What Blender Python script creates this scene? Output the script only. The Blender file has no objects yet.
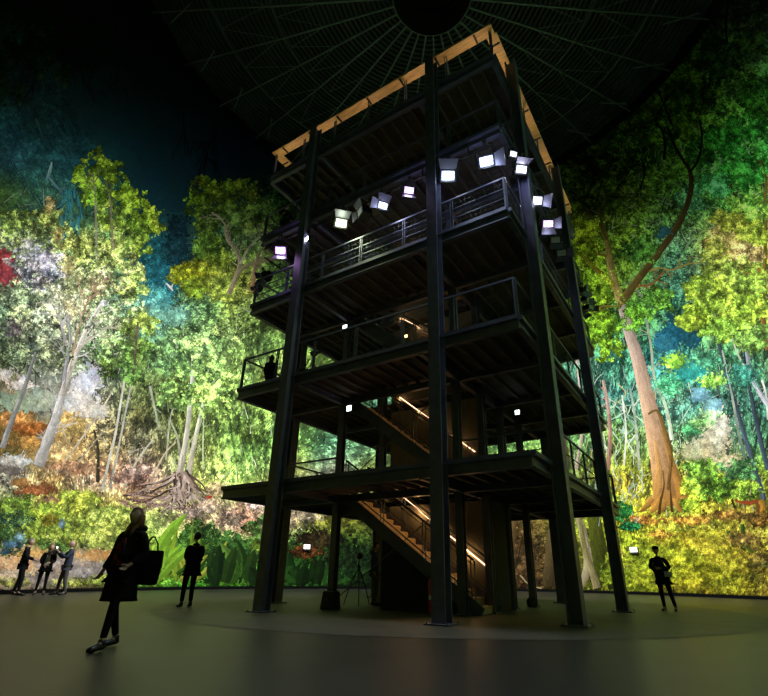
import bpy, bmesh, math, random
import numpy as np
from mathutils import Vector, Matrix
R_=random.Random(7); rng=np.random.default_rng(11)
SC=bpy.context.scene
COL=SC.collection
# ------------------------------------------------------------------ camera, world, exposure
F_PX,PITCH,ROLL,CAMZ=478.441,0.409364,0.01243,0.892
SHX,SHY=17.439,18.322
cam_d=bpy.data.cameras.new('camera'); cam=bpy.data.objects.new('camera',cam_d); COL.objects.link(cam)
cam_d.sensor_fit='HORIZONTAL'; cam_d.sensor_width=36.0; cam_d.lens=36.0*F_PX/768
cam_d.shift_x=-SHX/768; cam_d.shift_y=SHY/768; cam_d.clip_start=.05; cam_d.clip_end=300
cp,sp,cr,sr=math.cos(PITCH),math.sin(PITCH),math.cos(ROLL),math.sin(ROLL)
fw=Vector((0,cp,sp)); r0=Vector((1,0,0)); u0=Vector((0,-sp,cp))
rt=cr*r0+sr*u0; up=-sr*r0+cr*u0
M=Matrix((rt,up,-fw)).transposed().to_4x4(); M.translation=Vector((0,0,CAMZ)); cam.matrix_world=M
SC.camera=cam
w=bpy.data.worlds.new('hall_dark'); SC.world=w; w.use_nodes=True
w.node_tree.nodes['Background'].inputs[0].default_value=(.35,.55,.6,1); w.node_tree.nodes['Background'].inputs[1].default_value=.0015
SC.view_settings.view_transform='Standard'; SC.view_settings.look='None'; SC.view_settings.exposure=0.0; SC.view_settings.gamma=1
SC.view_settings.use_curve_mapping=False
SPOT_W=4000.0
HC=Vector((1.47,16.45,0)); HR=17.2; HH=32.0      # hall centre, radius, height
P0=Vector((2.617,9.453,0)); YAW=.565129; A=9.25; B=9.52
Z=[2.96,6.05,9.14,12.04,15.0]; ZR=16.5
UX=Vector((math.cos(YAW),-math.sin(YAW),0)); UY=Vector((math.sin(YAW),math.cos(YAW),0))
def TW(s,t,z): return P0-UX*s+UY*t+Vector((0,0,z))     # tower coordinates -> world
# ------------------------------------------------------------------ materials
def mat(name,col,rough=.6,metal=0,emit=None,es=0,noise=None,spec=.5,bump=None):
    m=bpy.data.materials.new(name); m.use_nodes=True; nt=m.node_tree; b=nt.nodes['Principled BSDF']
    b.inputs['Base Color'].default_value=(*col,1); b.inputs['Roughness'].default_value=rough; b.inputs['Metallic'].default_value=metal
    b.inputs['Specular IOR Level'].default_value=spec
    if emit: b.inputs['Emission Color'].default_value=(*emit,1); b.inputs['Emission Strength'].default_value=es
    if noise:
        sc,amt,st=noise
        tc=nt.nodes.new('ShaderNodeTexCoord'); mp=nt.nodes.new('ShaderNodeMapping'); mp.inputs['Scale'].default_value=st
        n=nt.nodes.new('ShaderNodeTexNoise'); n.inputs['Scale'].default_value=sc; n.inputs['Detail'].default_value=5
        rp=nt.nodes.new('ShaderNodeValToRGB')
        rp.color_ramp.elements[0].position=.3; rp.color_ramp.elements[1].position=.72
        rp.color_ramp.elements[0].color=(*[c*(1-amt) for c in col],1); rp.color_ramp.elements[1].color=(*[min(1,c*(1+amt)) for c in col],1)
        nt.links.new(tc.outputs['Object'],mp.inputs[0]); nt.links.new(mp.outputs[0],n.inputs['Vector']); nt.links.new(n.outputs[0],rp.inputs[0]); nt.links.new(rp.outputs[0],b.inputs['Base Color'])
        if bump:
            bp=nt.nodes.new('ShaderNodeBump'); bp.inputs['Strength'].default_value=bump; bp.inputs['Distance'].default_value=.02
            nt.links.new(n.outputs[0],bp.inputs['Height']); nt.links.new(bp.outputs[0],b.inputs['Normal'])
    return m
STEEL=mat('painted_steel',(.1,.105,.18),.45,.0,noise=(3,.25,(1,1,1)))
STEEL2=mat('galvanised_steel',(.1,.12,.12),.45,.3)
DARKP=mat('black_cladding',(.012,.014,.014),.8,noise=(8,.4,(1,1,1)))
COREP=mat('stair_wall_panel',(.13,.115,.085),.7,noise=(5,.15,(1,1,.3)))
PLANK=mat('brown_deck_boards',(.105,.09,.08),.7,noise=(14,.5,(1,8,1)))
TIMB=mat('larch_timber',(.85,.5,.2),.55,noise=(6,.35,(.6,6,6)))
TREAD=mat('stair_tread_wood',(.42,.3,.15),.6,noise=(9,.3,(1,6,1)))
FLO=mat('polished_dark_floor',(.03,.032,.024),.42,spec=.35,noise=(1.3,.2,(1,1,1)),bump=.05)
FLI=mat('concrete_floor_disc',(.085,.08,.058),.55,noise=(1.0,.22,(1,1,1)),bump=.05)
ROOF=mat('corrugated_roof_sheet',(.026,.034,.042),.7,noise=(.5,.4,(1,1,1)))
RIB=mat('roof_rib_steel',(.11,.15,.16),.6)
DRUM=mat('oculus_dark',(.012,.013,.013),.9)
KERB=mat('black_kerb',(.004,.004,.004),.9,spec=.1)
BLACK=mat('matt_black',(.012,.012,.012),.6)
LAMPB=mat('lamp_black_metal',(.02,.02,.022),.4,.3)
FLAP=mat('barn_door_metal',(.12,.12,.16),.4,.5)
RED=mat('extinguisher_red',(.5,.01,.01),.35)
WHITE=mat('white_label',(.7,.7,.68),.5)
WARM=mat('warm_light_strip',(.9,.7,.5),.5,emit=(1,.55,.32),es=3.5)
COOL=mat('cool_lamp_glass',(.9,.95,1),.5,emit=(.85,1,.95),es=4)
WARM2=mat('warm_lamp_glass',(.9,.7,.4),.5,emit=(1,.55,.2),es=8)
SIGN=mat('lit_sign_panel',(.9,.95,.9),.5,emit=(1,1,.88),es=1.3)
REDLED=mat('red_led',(.6,.0,.0),.5,emit=(1,.03,.03),es=3)
def lens(n,c,s): return mat(n,(.8,.8,.8),.3,emit=c,es=s)
L_PUR=lens('purple_lamp_lens',(.62,.22,1),1.5); L_GRN=lens('pale_green_lamp_lens',(.8,1,.5),2.2)
L_BLU=lens('blue_white_lamp_lens',(.35,.5,1),1.9); L_WHT=lens('cool_white_lamp_lens',(.75,.8,1),1.5)
TUBE=lens('lamp_tube_glow',(1,.97,1),30)
L_OFF=mat('unlit_lamp_lens',(.35,.35,.4),.15)
# ------------------------------------------------------------------ mesh helpers
class MB:
    def __init__(s): s.v=[]; s.f=[]
    def add(s,vs,fs):
        o=len(s.v); s.v+= [tuple(v) for v in vs]; s.f+=[tuple(i+o for i in f) for f in fs]; return s
    def box(s,lo,hi,M=None):
        x0,y0,z0=lo; x1,y1,z1=hi
        vs=[Vector(p) for p in ((x0,y0,z0),(x1,y0,z0),(x1,y1,z0),(x0,y1,z0),(x0,y0,z1),(x1,y0,z1),(x1,y1,z1),(x0,y1,z1))]
        if M is not None: vs=[M@v for v in vs]
        return s.add(vs,[(3,2,1,0),(4,5,6,7),(0,1,5,4),(1,2,6,5),(2,3,7,6),(3,0,4,7)])
    def frame(s,p,q,upv):
        p,q=Vector(p),Vector(q); d=(q-p); L=d.length; d.normalize(); upv=Vector(upv)
        if abs(d.dot(upv))>.98: upv=Vector((0,1,0)) if abs(d.z)>.9 else Vector((0,0,1))
        r=d.cross(upv).normalized(); un=r.cross(d).normalized()
        return p,q,d,r,un,L
    def bar(s,p,q,w,h,upv=(0,0,1)):
        p,q,d,r,un,L=s.frame(p,q,upv); a,b=r*w/2,un*h/2
        vs=[p-a-b,p+a-b,p+a+b,p-a+b,q-a-b,q+a-b,q+a+b,q-a+b]
        return s.add(vs,[(0,1,2,3),(7,6,5,4),(0,4,5,1),(1,5,6,2),(2,6,7,3),(3,7,4,0)])
    def ibeam(s,p,q,w,h,tf=.02,tw=.014,upv=(0,0,1)):
        p,q,d,r,un,L=s.frame(p,q,upv)
        prof=[(-w/2,-h/2),(w/2,-h/2),(w/2,-h/2+tf),(tw/2,-h/2+tf),(tw/2,h/2-tf),(w/2,h/2-tf),(w/2,h/2),(-w/2,h/2),(-w/2,h/2-tf),(-tw/2,h/2-tf),(-tw/2,-h/2+tf),(-w/2,-h/2+tf)]
        n=12; vs=[p+r*a+un*b for a,b in prof]+[q+r*a+un*b for a,b in prof]
        fs=[(i,i+n,(i+1)%n+n,(i+1)%n) for i in range(n)]
        for o in (0,n):
            for f in ((0,1,2,3,10,11),(3,4,9,10),(4,5,6,7,8,9)): fs.append(tuple(i+o for i in (f if o else f[::-1])))
        return s.add(vs,fs)
    def tube(s,pts,r,n=8,cap=True):
        pts=[Vector(p) for p in pts]; m=len(pts); rs=r if isinstance(r,(list,tuple)) else [r]*m
        vs=[];fs=[]; ref=None
        for i,p in enumerate(pts):
            d=(pts[min(i+1,m-1)]-pts[max(i-1,0)]).normalized()
            if ref is None: ref=Vector((0,0,1)) if abs(d.z)<.9 else Vector((1,0,0))
            a=d.cross(ref).normalized(); b=a.cross(d).normalized(); ref=b
            for k in range(n):
                t=2*math.pi*k/n; vs.append(p+(a*math.cos(t)+b*math.sin(t))*rs[i])
        for i in range(m-1):
            for k in range(n): fs.append((i*n+k,i*n+(k+1)%n,(i+1)*n+(k+1)%n,(i+1)*n+k))
        if cap: fs.append(tuple(range(n))[::-1]); fs.append(tuple((m-1)*n+k for k in range(n)))
        return s.add(vs,fs)
    def lathe(s,prof,c=(0,0,0),n=20,M=None):
        c=Vector(c); vs=[];fs=[];m=len(prof)
        for r,z in prof:
            for k in range(n):
                t=2*math.pi*k/n; v=Vector((r*math.cos(t),r*math.sin(t),z)); vs.append((M@v if M is not None else v)+c)
        for i in range(m-1):
            for k in range(n): fs.append((i*n+k,i*n+(k+1)%n,(i+1)*n+(k+1)%n,(i+1)*n+k))
        fs.append(tuple(range(n))[::-1]); fs.append(tuple((m-1)*n+k for k in range(n)))
        return s.add(vs,fs)
    def build(s,name,m,parent=None,smooth=False,bevel=0):
        me=bpy.data.meshes.new(name); me.from_pydata(s.v,[],s.f); me.update()
        for mm in (m if isinstance(m,(list,tuple)) else [m]): me.materials.append(mm)
        if smooth: me.polygons.foreach_set('use_smooth',[True]*len(me.polygons))
        o=bpy.data.objects.new(name,me); COL.objects.link(o)
        if parent: o.parent=parent
        if bevel:
            b=o.modifiers.new('bevel','BEVEL'); b.width=bevel; b.segments=2; b.limit_method='ANGLE'
        return o
def tag(o,label=None,cat=None,group=None,kind=None):
    if label: o['label']=label
    if cat: o['category']=cat
    if group: o['group']=group
    if kind: o['kind']=kind
    return o
def empty(name,loc=(0,0,0),rz=0,parent=None):
    o=bpy.data.objects.new(name,None); COL.objects.link(o); o.location=loc; o.rotation_euler=(0,0,rz); o.empty_display_size=.1
    if parent: o.parent=parent
    return o
def copy_tree(o,parent=None):
    c=o.copy(); COL.objects.link(c); c.parent=parent
    for ch in list(o.children): copy_tree(ch,c)
    return c
# ------------------------------------------------------------------ floor, kerb, backing wall, ceiling
N=192
m=MB(); vs=[HC.to_tuple()]; fs=[]
def disc(r,z,name,mt,rin=0,n=N):
    vs=[];fs=[]
    if rin<=0:
        vs=[(HC.x+r*math.cos(2*math.pi*k/n),HC.y+r*math.sin(2*math.pi*k/n),z) for k in range(n)]; fs=[tuple(range(n))]
    else:
        for rr in (rin,r): vs+=[(HC.x+rr*math.cos(2*math.pi*k/n),HC.y+rr*math.sin(2*math.pi*k/n),z) for k in range(n)]
        fs=[(k,n+k,n+(k+1)%n,(k+1)%n) for k in range(n)]
    return MB().add(vs,fs).build(name,mt)
fl=disc(HR+.4,0,'floor',FLO); tag(fl,kind='structure')
fi=disc(8.25,.006,'floor_inlay',FLI); fi.parent=fl
def ring(name,mt,r0,r1,z0,z1,n=N):
    vs=[];fs=[]
    for r,z in ((r0,z0),(r0,z1),(r1,z1),(r1,z0)): vs+=[(HC.x+r*math.cos(2*math.pi*k/n),HC.y+r*math.sin(2*math.pi*k/n),z) for k in range(n)]
    for j in range(4):
        for k in range(n): fs.append((j*n+k,j*n+(k+1)%n,((j+1)%4)*n+(k+1)%n,((j+1)%4)*n+k))
    return MB().add(vs,fs).build(name,mt)
tag(ring('baseboard_round',KERB,HR-.12,HR+.02,0,.14),kind='structure')
tag(ring('wall_round',KERB,HR+.25,HR+.45,0,HH+1.2),kind='structure')
# ceiling: radial ribs, corrugated sheets, dark oculus drum
NS=32
def pol(r,t,z): return (HC.x+r*math.cos(t),HC.y+r*math.sin(t),z)
m=MB()
rs=np.arange(2.35,17.3,.3)
for i in range(NS):
    t0=2*math.pi*i/NS; t1=2*math.pi*(i+1)/NS
    for r in rs:
        for (ra,rb,za,zb) in ((r,r+.17,0,.02),(r+.17,r+.2,.02,.25),(r+.2,r+.27,.25,.25),(r+.27,r+.3,.25,0)):
            z=32.2
            m.add([pol(ra,t0,z+za),pol(ra,t1,z+za),pol(rb,t1,z+zb),pol(rb,t0,z+zb)],[(0,1,2,3)])
ceil=tag(m.build('ceiling',ROOF),kind='structure')
tag(ring('trim_1',KERB,HR-.5,HR+.3,HH-.1,HH+.5),kind='structure')
for i in range(NS):
    t=2*math.pi*(i+.5)/NS
    m=MB(); m.bar(pol(2.2,t,31.0),pol(9.5,t,31.35),.09,.12); m.bar(pol(9.5,t,31.35),pol(16.9,t,31.9),.06,.12)
    m.build('roof_rib',RIB,ceil)
    m=MB()
    for sg in (-1,1):
        tt=t+sg*math.pi/NS
        m.bar(pol(6.6,t,31.2),pol(9.5,tt,31.9),.03,.04); m.bar(pol(9.7,t,31.4),pol(13.2,tt,31.9),.03,.04)
    m.bar(pol(14.2,t+.03,31.6),pol(15.9,t-.03,31.5),.07,.08)
    m.build('roof_brace',RIB,ceil)
for r,zz in ((2.25,31.0),(9.5,31.6),(13.2,31.9)):
    pts=[pol(r,2*math.pi*k/96,zz) for k in range(97)]
    MB().tube(pts,.045 if r<3 else .035,6,False).build('roof_ring',RIB,ceil)
m=MB(); vs=[];fs=[]
prof=[(2.2,30.9),(2.2,33.6),(0.02,33.6)]
for r,z in prof: vs+=[pol(r,2*math.pi*k/48,z) for k in range(48)]
for j in range(2):
    for k in range(48): fs.append((j*48+k,j*48+(k+1)%48,(j+1)*48+(k+1)%48,(j+1)*48+k))
m.add(vs,fs)
for rr in (.5,1,1.5,2.0):
    m.tube([pol(rr,2*math.pi*k/48,32.6) for k in range(49)],.03,5,False)
for k in range(16): m.bar(pol(.2,2*math.pi*k/16,32.6),pol(2.2,2*math.pi*k/16,32.4),.03,.05)
m.build('oculus_drum',DRUM,ceil)
# ------------------------------------------------------------------ the printed rainforest panorama on the round canvas
TAB='''
0:06140f 0a100b 070a09 040608 030508 030508 030508 040608 040608 040608 040608 040608 040608 040608 060a06 0c120a 0c160c
40:0c2c30 0e221f 091618 050a0c 04070a 040710 040710 060a0c 060a0c 060a0c 060a0c 060a0c 060a0c 0a1006 0c1806 142408 0e1a10
80:0c2022 0b2024 0a1e22 07161b 050d14 040810 040812 0a1210 0a1210 0a1210 0a1210 0c1408 0c1406 101c08 1c3008 1a2c0a 16300e
120:123438 0c2628 0a2226 08202a 071620 060f1c 0a1620 102018 102018 102018 102018 141c08 141c08 1a2a08 2c440c 20400e 1e4412
160:1c4048 1c4a50 143e44 0a2830 0a202c 081630 102430 203828 203828 203828 1c2c0c 1c2c0c 1e2a0a 22360c 2c4c12 2c6424 1e5a1c
200:4a6a30 3e6e5a 3a6a4c 14404a 123238 24402c 305030 305030 305030 305030 2c440c 34480c 344a0e 385010 3c6420 3c7430 58842a
240:8aa078 98b068 7c9c58 2c6c64 2a5048 587838 5c7c44 4c7444 4c7444 4c7444 587818 64880c 6c920e 5c8420 4c7c50 94ac4c b4c440
280:8a8e70 b4c098 c0d084 4c9080 6c9058 a8b848 78a04c 5c9068 4c8870 4c8870 6c9828 76a010 7cac14 64922c 4c8c68 c0c46c a8bc34
320:88a478 b4c4a4 b8cc98 6ca488 84b470 98bc60 80ac54 509088 409088 509080 609850 609828 68a424 5c9448 448c68 9cbc54 84ac44
360:728860 a0ac90 a4b48c 688c50 80a860 a0c468 90b858 80a850 60a080 5c9c80 5c9868 5c9860 60a078 489878 3c8880 58a068 588c5c
400:ac9c80 c4c0b0 b4a884 707c48 88a854 9cc05c 94bc54 84ac50 60a080 60a080 60a078 60a480 58a88c 58a894 6cb498 60a888 4c8c78
440:a0843c c4a060 c8ac70 8c8c68 8c9448 98c054 80b454 60986c 60906c 5c9068 60984c 68984c 70a45c 709848 88b078 649c70 508c60
480:c0bca8 bc985c c49c78 a47c6c 98a458 98b854 9ca85c 80806c 6c7c30 6c7030 6c6c28 706c28 84943c a49c28 a8a430 90ac30 8ca42c
520:648430 a4b83c a4b040 a4b458 90885c 9c7468 a09060 6c6c20 303810 383018 48381c 504420 809024 a8ac20 acac30 b8b034 a89c34
560:c8a87c b8a484 a09068 84ac30 58a82c 3c7820 285818 204c14 203814 28280c 443418 48341c 585c18 98a41c b0b020 acac28 b0a030
600:988468 907c64 606030 4c7820 387818 285014 1c3c10 183410 182c10 20200c 2c2010 302414 3c4010 788018 8c8c18 8c8c20 887c24
'''
def h2l(h):
    c=np.array([int(h[i:i+2],16) for i in (0,2,4)])/255.0
    return np.where(c<=.04045,c/12.92,((c+.055)/1.055)**2.4)
rows=[l.split(':') for l in TAB.strip().split('\n')]
TC=np.array([[h2l(h) for h in r[1].split()] for r in rows])   # 16 x 17 x 3
TC=TC*np.array([2.6,2.6,2.6,2.8,2.2,1.1,1.0,1.0,.95,.9,.75,.85,.9,1.1,1.7,1.5])[:,None,None]  # row gains put a correction for uneven lamp light into the print colours
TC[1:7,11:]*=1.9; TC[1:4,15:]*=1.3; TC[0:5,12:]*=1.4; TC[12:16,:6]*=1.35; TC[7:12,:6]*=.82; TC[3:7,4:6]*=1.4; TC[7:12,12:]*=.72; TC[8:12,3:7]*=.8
TCG=np.log(TC+1e-4)
def table(x,y):
    gx=np.clip(np.asarray(x,float)/48,0,15.999); gy=np.clip(np.asarray(y,float)/40,0,14.999)
    i=gx.astype(int); j=gy.astype(int); a=(gx-i)[...,None]; b=(gy-j)[...,None]
    a=a*a*(3-2*a); b=b*b*(3-2*b)
    return np.exp((TCG[j,i]*(1-a)+TCG[j,i+1]*a)*(1-b)+(TCG[j+1,i]*(1-a)+TCG[j+1,i+1]*a)*b)-1e-4
_pg=np.random.default_rng(5).random((257,257))
def vnoise(x,y,s):
    x=np.asarray(x,float)/s+17.3; y=np.asarray(y,float)/s+41.7; i=np.floor(x).astype(int); j=np.floor(y).astype(int); a=x-i; b=y-j
    a=a*a*(3-2*a); b=b*b*(3-2*b); g=lambda p,q:_pg[p%257,q%257]
    return ((g(i,j)*(1-a)+g(i+1,j)*a)*(1-b)+(g(i,j+1)*(1-a)+g(i+1,j+1)*a)*b)*2-1
def on_wall(x,y,off=0.0):
    """photo point -> point on the printed canvas (off metres in front of it)"""
    X=np.asarray(x,float)-384-SHX; Y=np.asarray(y,float)-348-SHY
    X,Y=cr*X+sr*Y,-sr*X+cr*Y
    dx=X/F_PX; dy=cp+Y/F_PX*sp; dz=sp-Y/F_PX*cp
    R=HR-.2*off; A_=dx*dx+dy*dy; B_=-(dx*HC.x+dy*HC.y); C_=HC.x**2+HC.y**2-R*R
    t=(-B_+np.sqrt(B_*B_-A_*C_))/A_
    return np.stack([dx*t,dy*t,CAMZ+dz*t],-1)
def to_px(P):
    x,y,z=P[...,0],P[...,1],P[...,2]-CAMZ
    d=y*cp+z*sp; uu=-y*sp+z*cp; d=np.where(d<.05,.05,d)
    X=F_PX*x/d; Y=-F_PX*uu/d
    return 384+SHX+cr*X-sr*Y, 348+SHY+sr*X+cr*Y, (y*cp+z*sp)
# print material: colour attribute plus fine printed grain
PRINT=bpy.data.materials.new('printed_canvas'); PRINT.use_nodes=True; nt=PRINT.node_tree; b=nt.nodes['Principled BSDF']
b.inputs['Roughness'].default_value=.85; b.inputs['Specular IOR Level'].default_value=.1
at=nt.nodes.new('ShaderNodeVertexColor'); at.layer_name='print'
tc=nt.nodes.new('ShaderNodeTexCoord'); n1=nt.nodes.new('ShaderNodeTexNoise'); n1.inputs['Scale'].default_value=14; n1.inputs['Detail'].default_value=6
mr=nt.nodes.new('ShaderNodeMapRange'); mr.inputs[1].default_value=.25; mr.inputs[2].default_value=.75; mr.inputs[3].default_value=.72; mr.inputs[4].default_value=1.28
mx=nt.nodes.new('ShaderNodeVectorMath'); mx.operation='SCALE'
nt.links.new(tc.outputs['Object'],n1.inputs['Vector']); nt.links.new(n1.outputs[0],mr.inputs[0]); nt.links.new(at.outputs[0],mx.inputs[0]); nt.links.new(mr.outputs[0],mx.inputs['Scale']); nt.links.new(mx.outputs[0],b.inputs['Base Color'])
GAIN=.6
def print_mesh(name,V,nper,C,parent=None,faces=None):
    """V (n,3) points, faces of nper corners in order, C (n,3) linear colours"""
    me=bpy.data.meshes.new(name); n=len(V)
    me.vertices.add(n); me.vertices.foreach_set('co',np.asarray(V,np.float32).ravel())
    if faces is None: faces=np.arange(n,dtype=np.int32).reshape(-1,nper)
    faces=np.asarray(faces,np.int32); k=faces.shape[1]
    me.loops.add(faces.size); me.loops.foreach_set('vertex_index',faces.ravel())
    me.polygons.add(len(faces)); me.polygons.foreach_set('loop_start',np.arange(0,faces.size,k,dtype=np.int32))
    me.update(calc_edges=True)
    C=np.asarray(C); lum=(C@np.array([.25,.65,.1]))[:,None]; C=C*.97+lum*.03
    ca=me.color_attributes.new('print','FLOAT_COLOR','POINT')
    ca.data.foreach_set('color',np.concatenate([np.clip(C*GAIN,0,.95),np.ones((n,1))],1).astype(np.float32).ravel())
    me.materials.append(PRINT)
    o=bpy.data.objects.new(name,me); COL.objects.link(o)
    if parent: o.parent=parent
    return o
# base sheet all round the hall
nt_,nz_=900,200
th=np.linspace(0,2*np.pi,nt_,endpoint=False); zz=np.linspace(.12,HH,nz_)
TH,ZZ=np.meshgrid(th,zz,indexing='ij'); P=np.stack([HC.x+HR*np.cos(TH),HC.y+HR*np.sin(TH),ZZ],-1)
px_,py_,dd=to_px(P); vis=(dd>1)&(px_>-60)&(px_<830)&(py_>-40)
arc=TH*HR*12; gz=(30-ZZ)/30*600
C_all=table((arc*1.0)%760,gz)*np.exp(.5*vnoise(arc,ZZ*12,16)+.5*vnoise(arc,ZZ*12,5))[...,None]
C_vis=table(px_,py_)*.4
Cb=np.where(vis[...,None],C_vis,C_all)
idx=np.arange(nt_*nz_).reshape(nt_,nz_); i2=np.roll(idx,-1,0)
fc=np.stack([idx[:,:-1],idx[:,1:],i2[:,1:],i2[:,:-1]],-1).reshape(-1,4)
canvas=print_mesh('panorama_canvas',P.reshape(-1,3),4,Cb.reshape(-1,3),faces=fc)
tag(canvas,'huge round printed rainforest canvas hung along the wall of the hall, from kerb to roof','panorama')
LAYER=[0]
def dabs(x,y,r,col,asp=1.0,ang=0.0,off=None,jit=.35,nv=6):
    """leaf-like dabs of print; returns (V,C)"""
    n=len(x); t=np.arange(nv)*2*np.pi/nv
    rad=r[:,None]*(1+jit*(rng.random((n,nv))*2-1))
    ux=rad*np.cos(t)*asp; uy=rad*np.sin(t)
    ca,sa=np.cos(ang),np.sin(ang)
    ca=np.broadcast_to(ca,(n,))[:,None]; sa=np.broadcast_to(sa,(n,))[:,None]
    X=x[:,None]+ux*ca-uy*sa; Y=y[:,None]+ux*sa+uy*ca
    o=(np.linspace(0,.03,n)+(LAYER[0] if off is None else off))
    V=on_wall(X,Y,np.broadcast_to(o[:,None],X.shape))
    return V.reshape(-1,3),np.repeat(col,nv,0)
def keep(V,C,nv):
    Vr=V.reshape(-1,nv,3); ok=(Vr[:,:,2].max(1)<HH-.1)&(Vr[:,:,2].min(1)>.13)
    return Vr[ok].reshape(-1,3),C.reshape(-1,nv,3)[ok].reshape(-1,3)
def shade(col,l,warm=.03):
    l=np.clip(l,-2.6,1.5)
    """lighten / darken printed colours; lighter dabs turn yellower, darker ones bluer"""
    f=np.exp(l)[:,None]*np.stack([np.exp(warm*l),np.ones_like(l),np.exp(-warm*1.2*l)],1)
    return col*f
def inside(x,y,poly):
    c=np.zeros(len(x),bool); n=len(poly)
    for i in range(n):
        x1,y1=poly[i]; x2,y2=poly[(i+1)%n]
        if y1==y2: continue
        k=((y1>y)!=(y2>y)); c^=k&(x<(x2-x1)*(y-y1)/(y2-y1)+x1)
    return c
SKY=[(95,0),(60,60),(78,120),(98,150),(150,215),(165,262),(190,250),(200,215),(300,160),(300,0)]
def scatter_general():
    Vs=[];Cs=[];V4=[];C4=[]
    for ps,(dens,rr,lb,cb) in enumerate(((.05,3.2,-.6,.7),(.11,1.9,-.35,1.0),(.20,1.15,-.08,1.2),(.42,.72,.1,1.3))):
        n=int(dens*800*620); x=rng.uniform(-15,785,n); y=rng.uniform(-10,610,n)
        hid=(x>300)&(x<520)&(y<450); k=~(hid&(rng.random(len(x))<.7)); x,y=x[k],y[k]
        sky=inside(x,y,SKY); k=~(sky&(rng.random(len(x))<(.75 if ps<3 else .97))); x,y,sky=x[k],y[k],sky[k]
        hill=(x<165)&(y<225)&~sky
        con=np.where(sky,.07,np.where(hill,.4,1.0))
        con=np.where((x<75)&(y>375)&(y<470),.45,con)
        con=np.where((y>545)&(x<105),.5,con)
        con=np.where(y>340,con*.85,con)
        con=np.where((x>690)&(x<740)&(y>415)&(y<460),.5,con)
        ln=.35*vnoise(x,y,30)+.6*vnoise(x,y,12)+.85*vnoise(x+300,y,5)+.8*vnoise(x,y,2.3)+.5*rng.standard_normal(len(x))
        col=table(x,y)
        hue=vnoise(x+90,y-50,18)[:,None]; col=col*np.concatenate([1+.16*hue,1+.0*hue,1-.16*hue],1)
        # forest right: upright streaks of trunks and lianas
        f=((x>560)&(y>330)&(y<500))|((x>110)&(x<300)&(y>340)&(y<480))
        ln=ln+np.where(f,.9*vnoise(x+.18*(y-400)*np.sign(x-500),y*.12,2.6),0)
        l=con*(lb+cb*ln); c=shade(col,l)
        grass=((y>500)&(x>590))|((y>470)&(x<140))|f
        ang=np.where(grass,-1.35+.6*vnoise(x,y,25),vnoise(x,y,30)*1.6+rng.uniform(-.8,.8,len(x)))
        r=rr*rng.uniform(.55,1.35,len(x))*np.where(sky,2.5,1)
        if ps<2:
            V,C=dabs(x,y,r,c,1.55,ang,off=.004+.035*ps,jit=.5); V,C=keep(V,C,6); Vs.append(V);Cs.append(C)
        else:
            V,C=dabs(x,y,r,c,1.9,ang,off=.004+.035*ps,jit=.35,nv=4); V,C=keep(V,C,4); V4.append(V);C4.append(C)
    print_mesh('printed_leafage',np.concatenate(Vs),6,np.concatenate(Cs),canvas)
    print_mesh('printed_small_leaves',np.concatenate(V4),4,np.concatenate(C4),canvas)
scatter_general()
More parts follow.
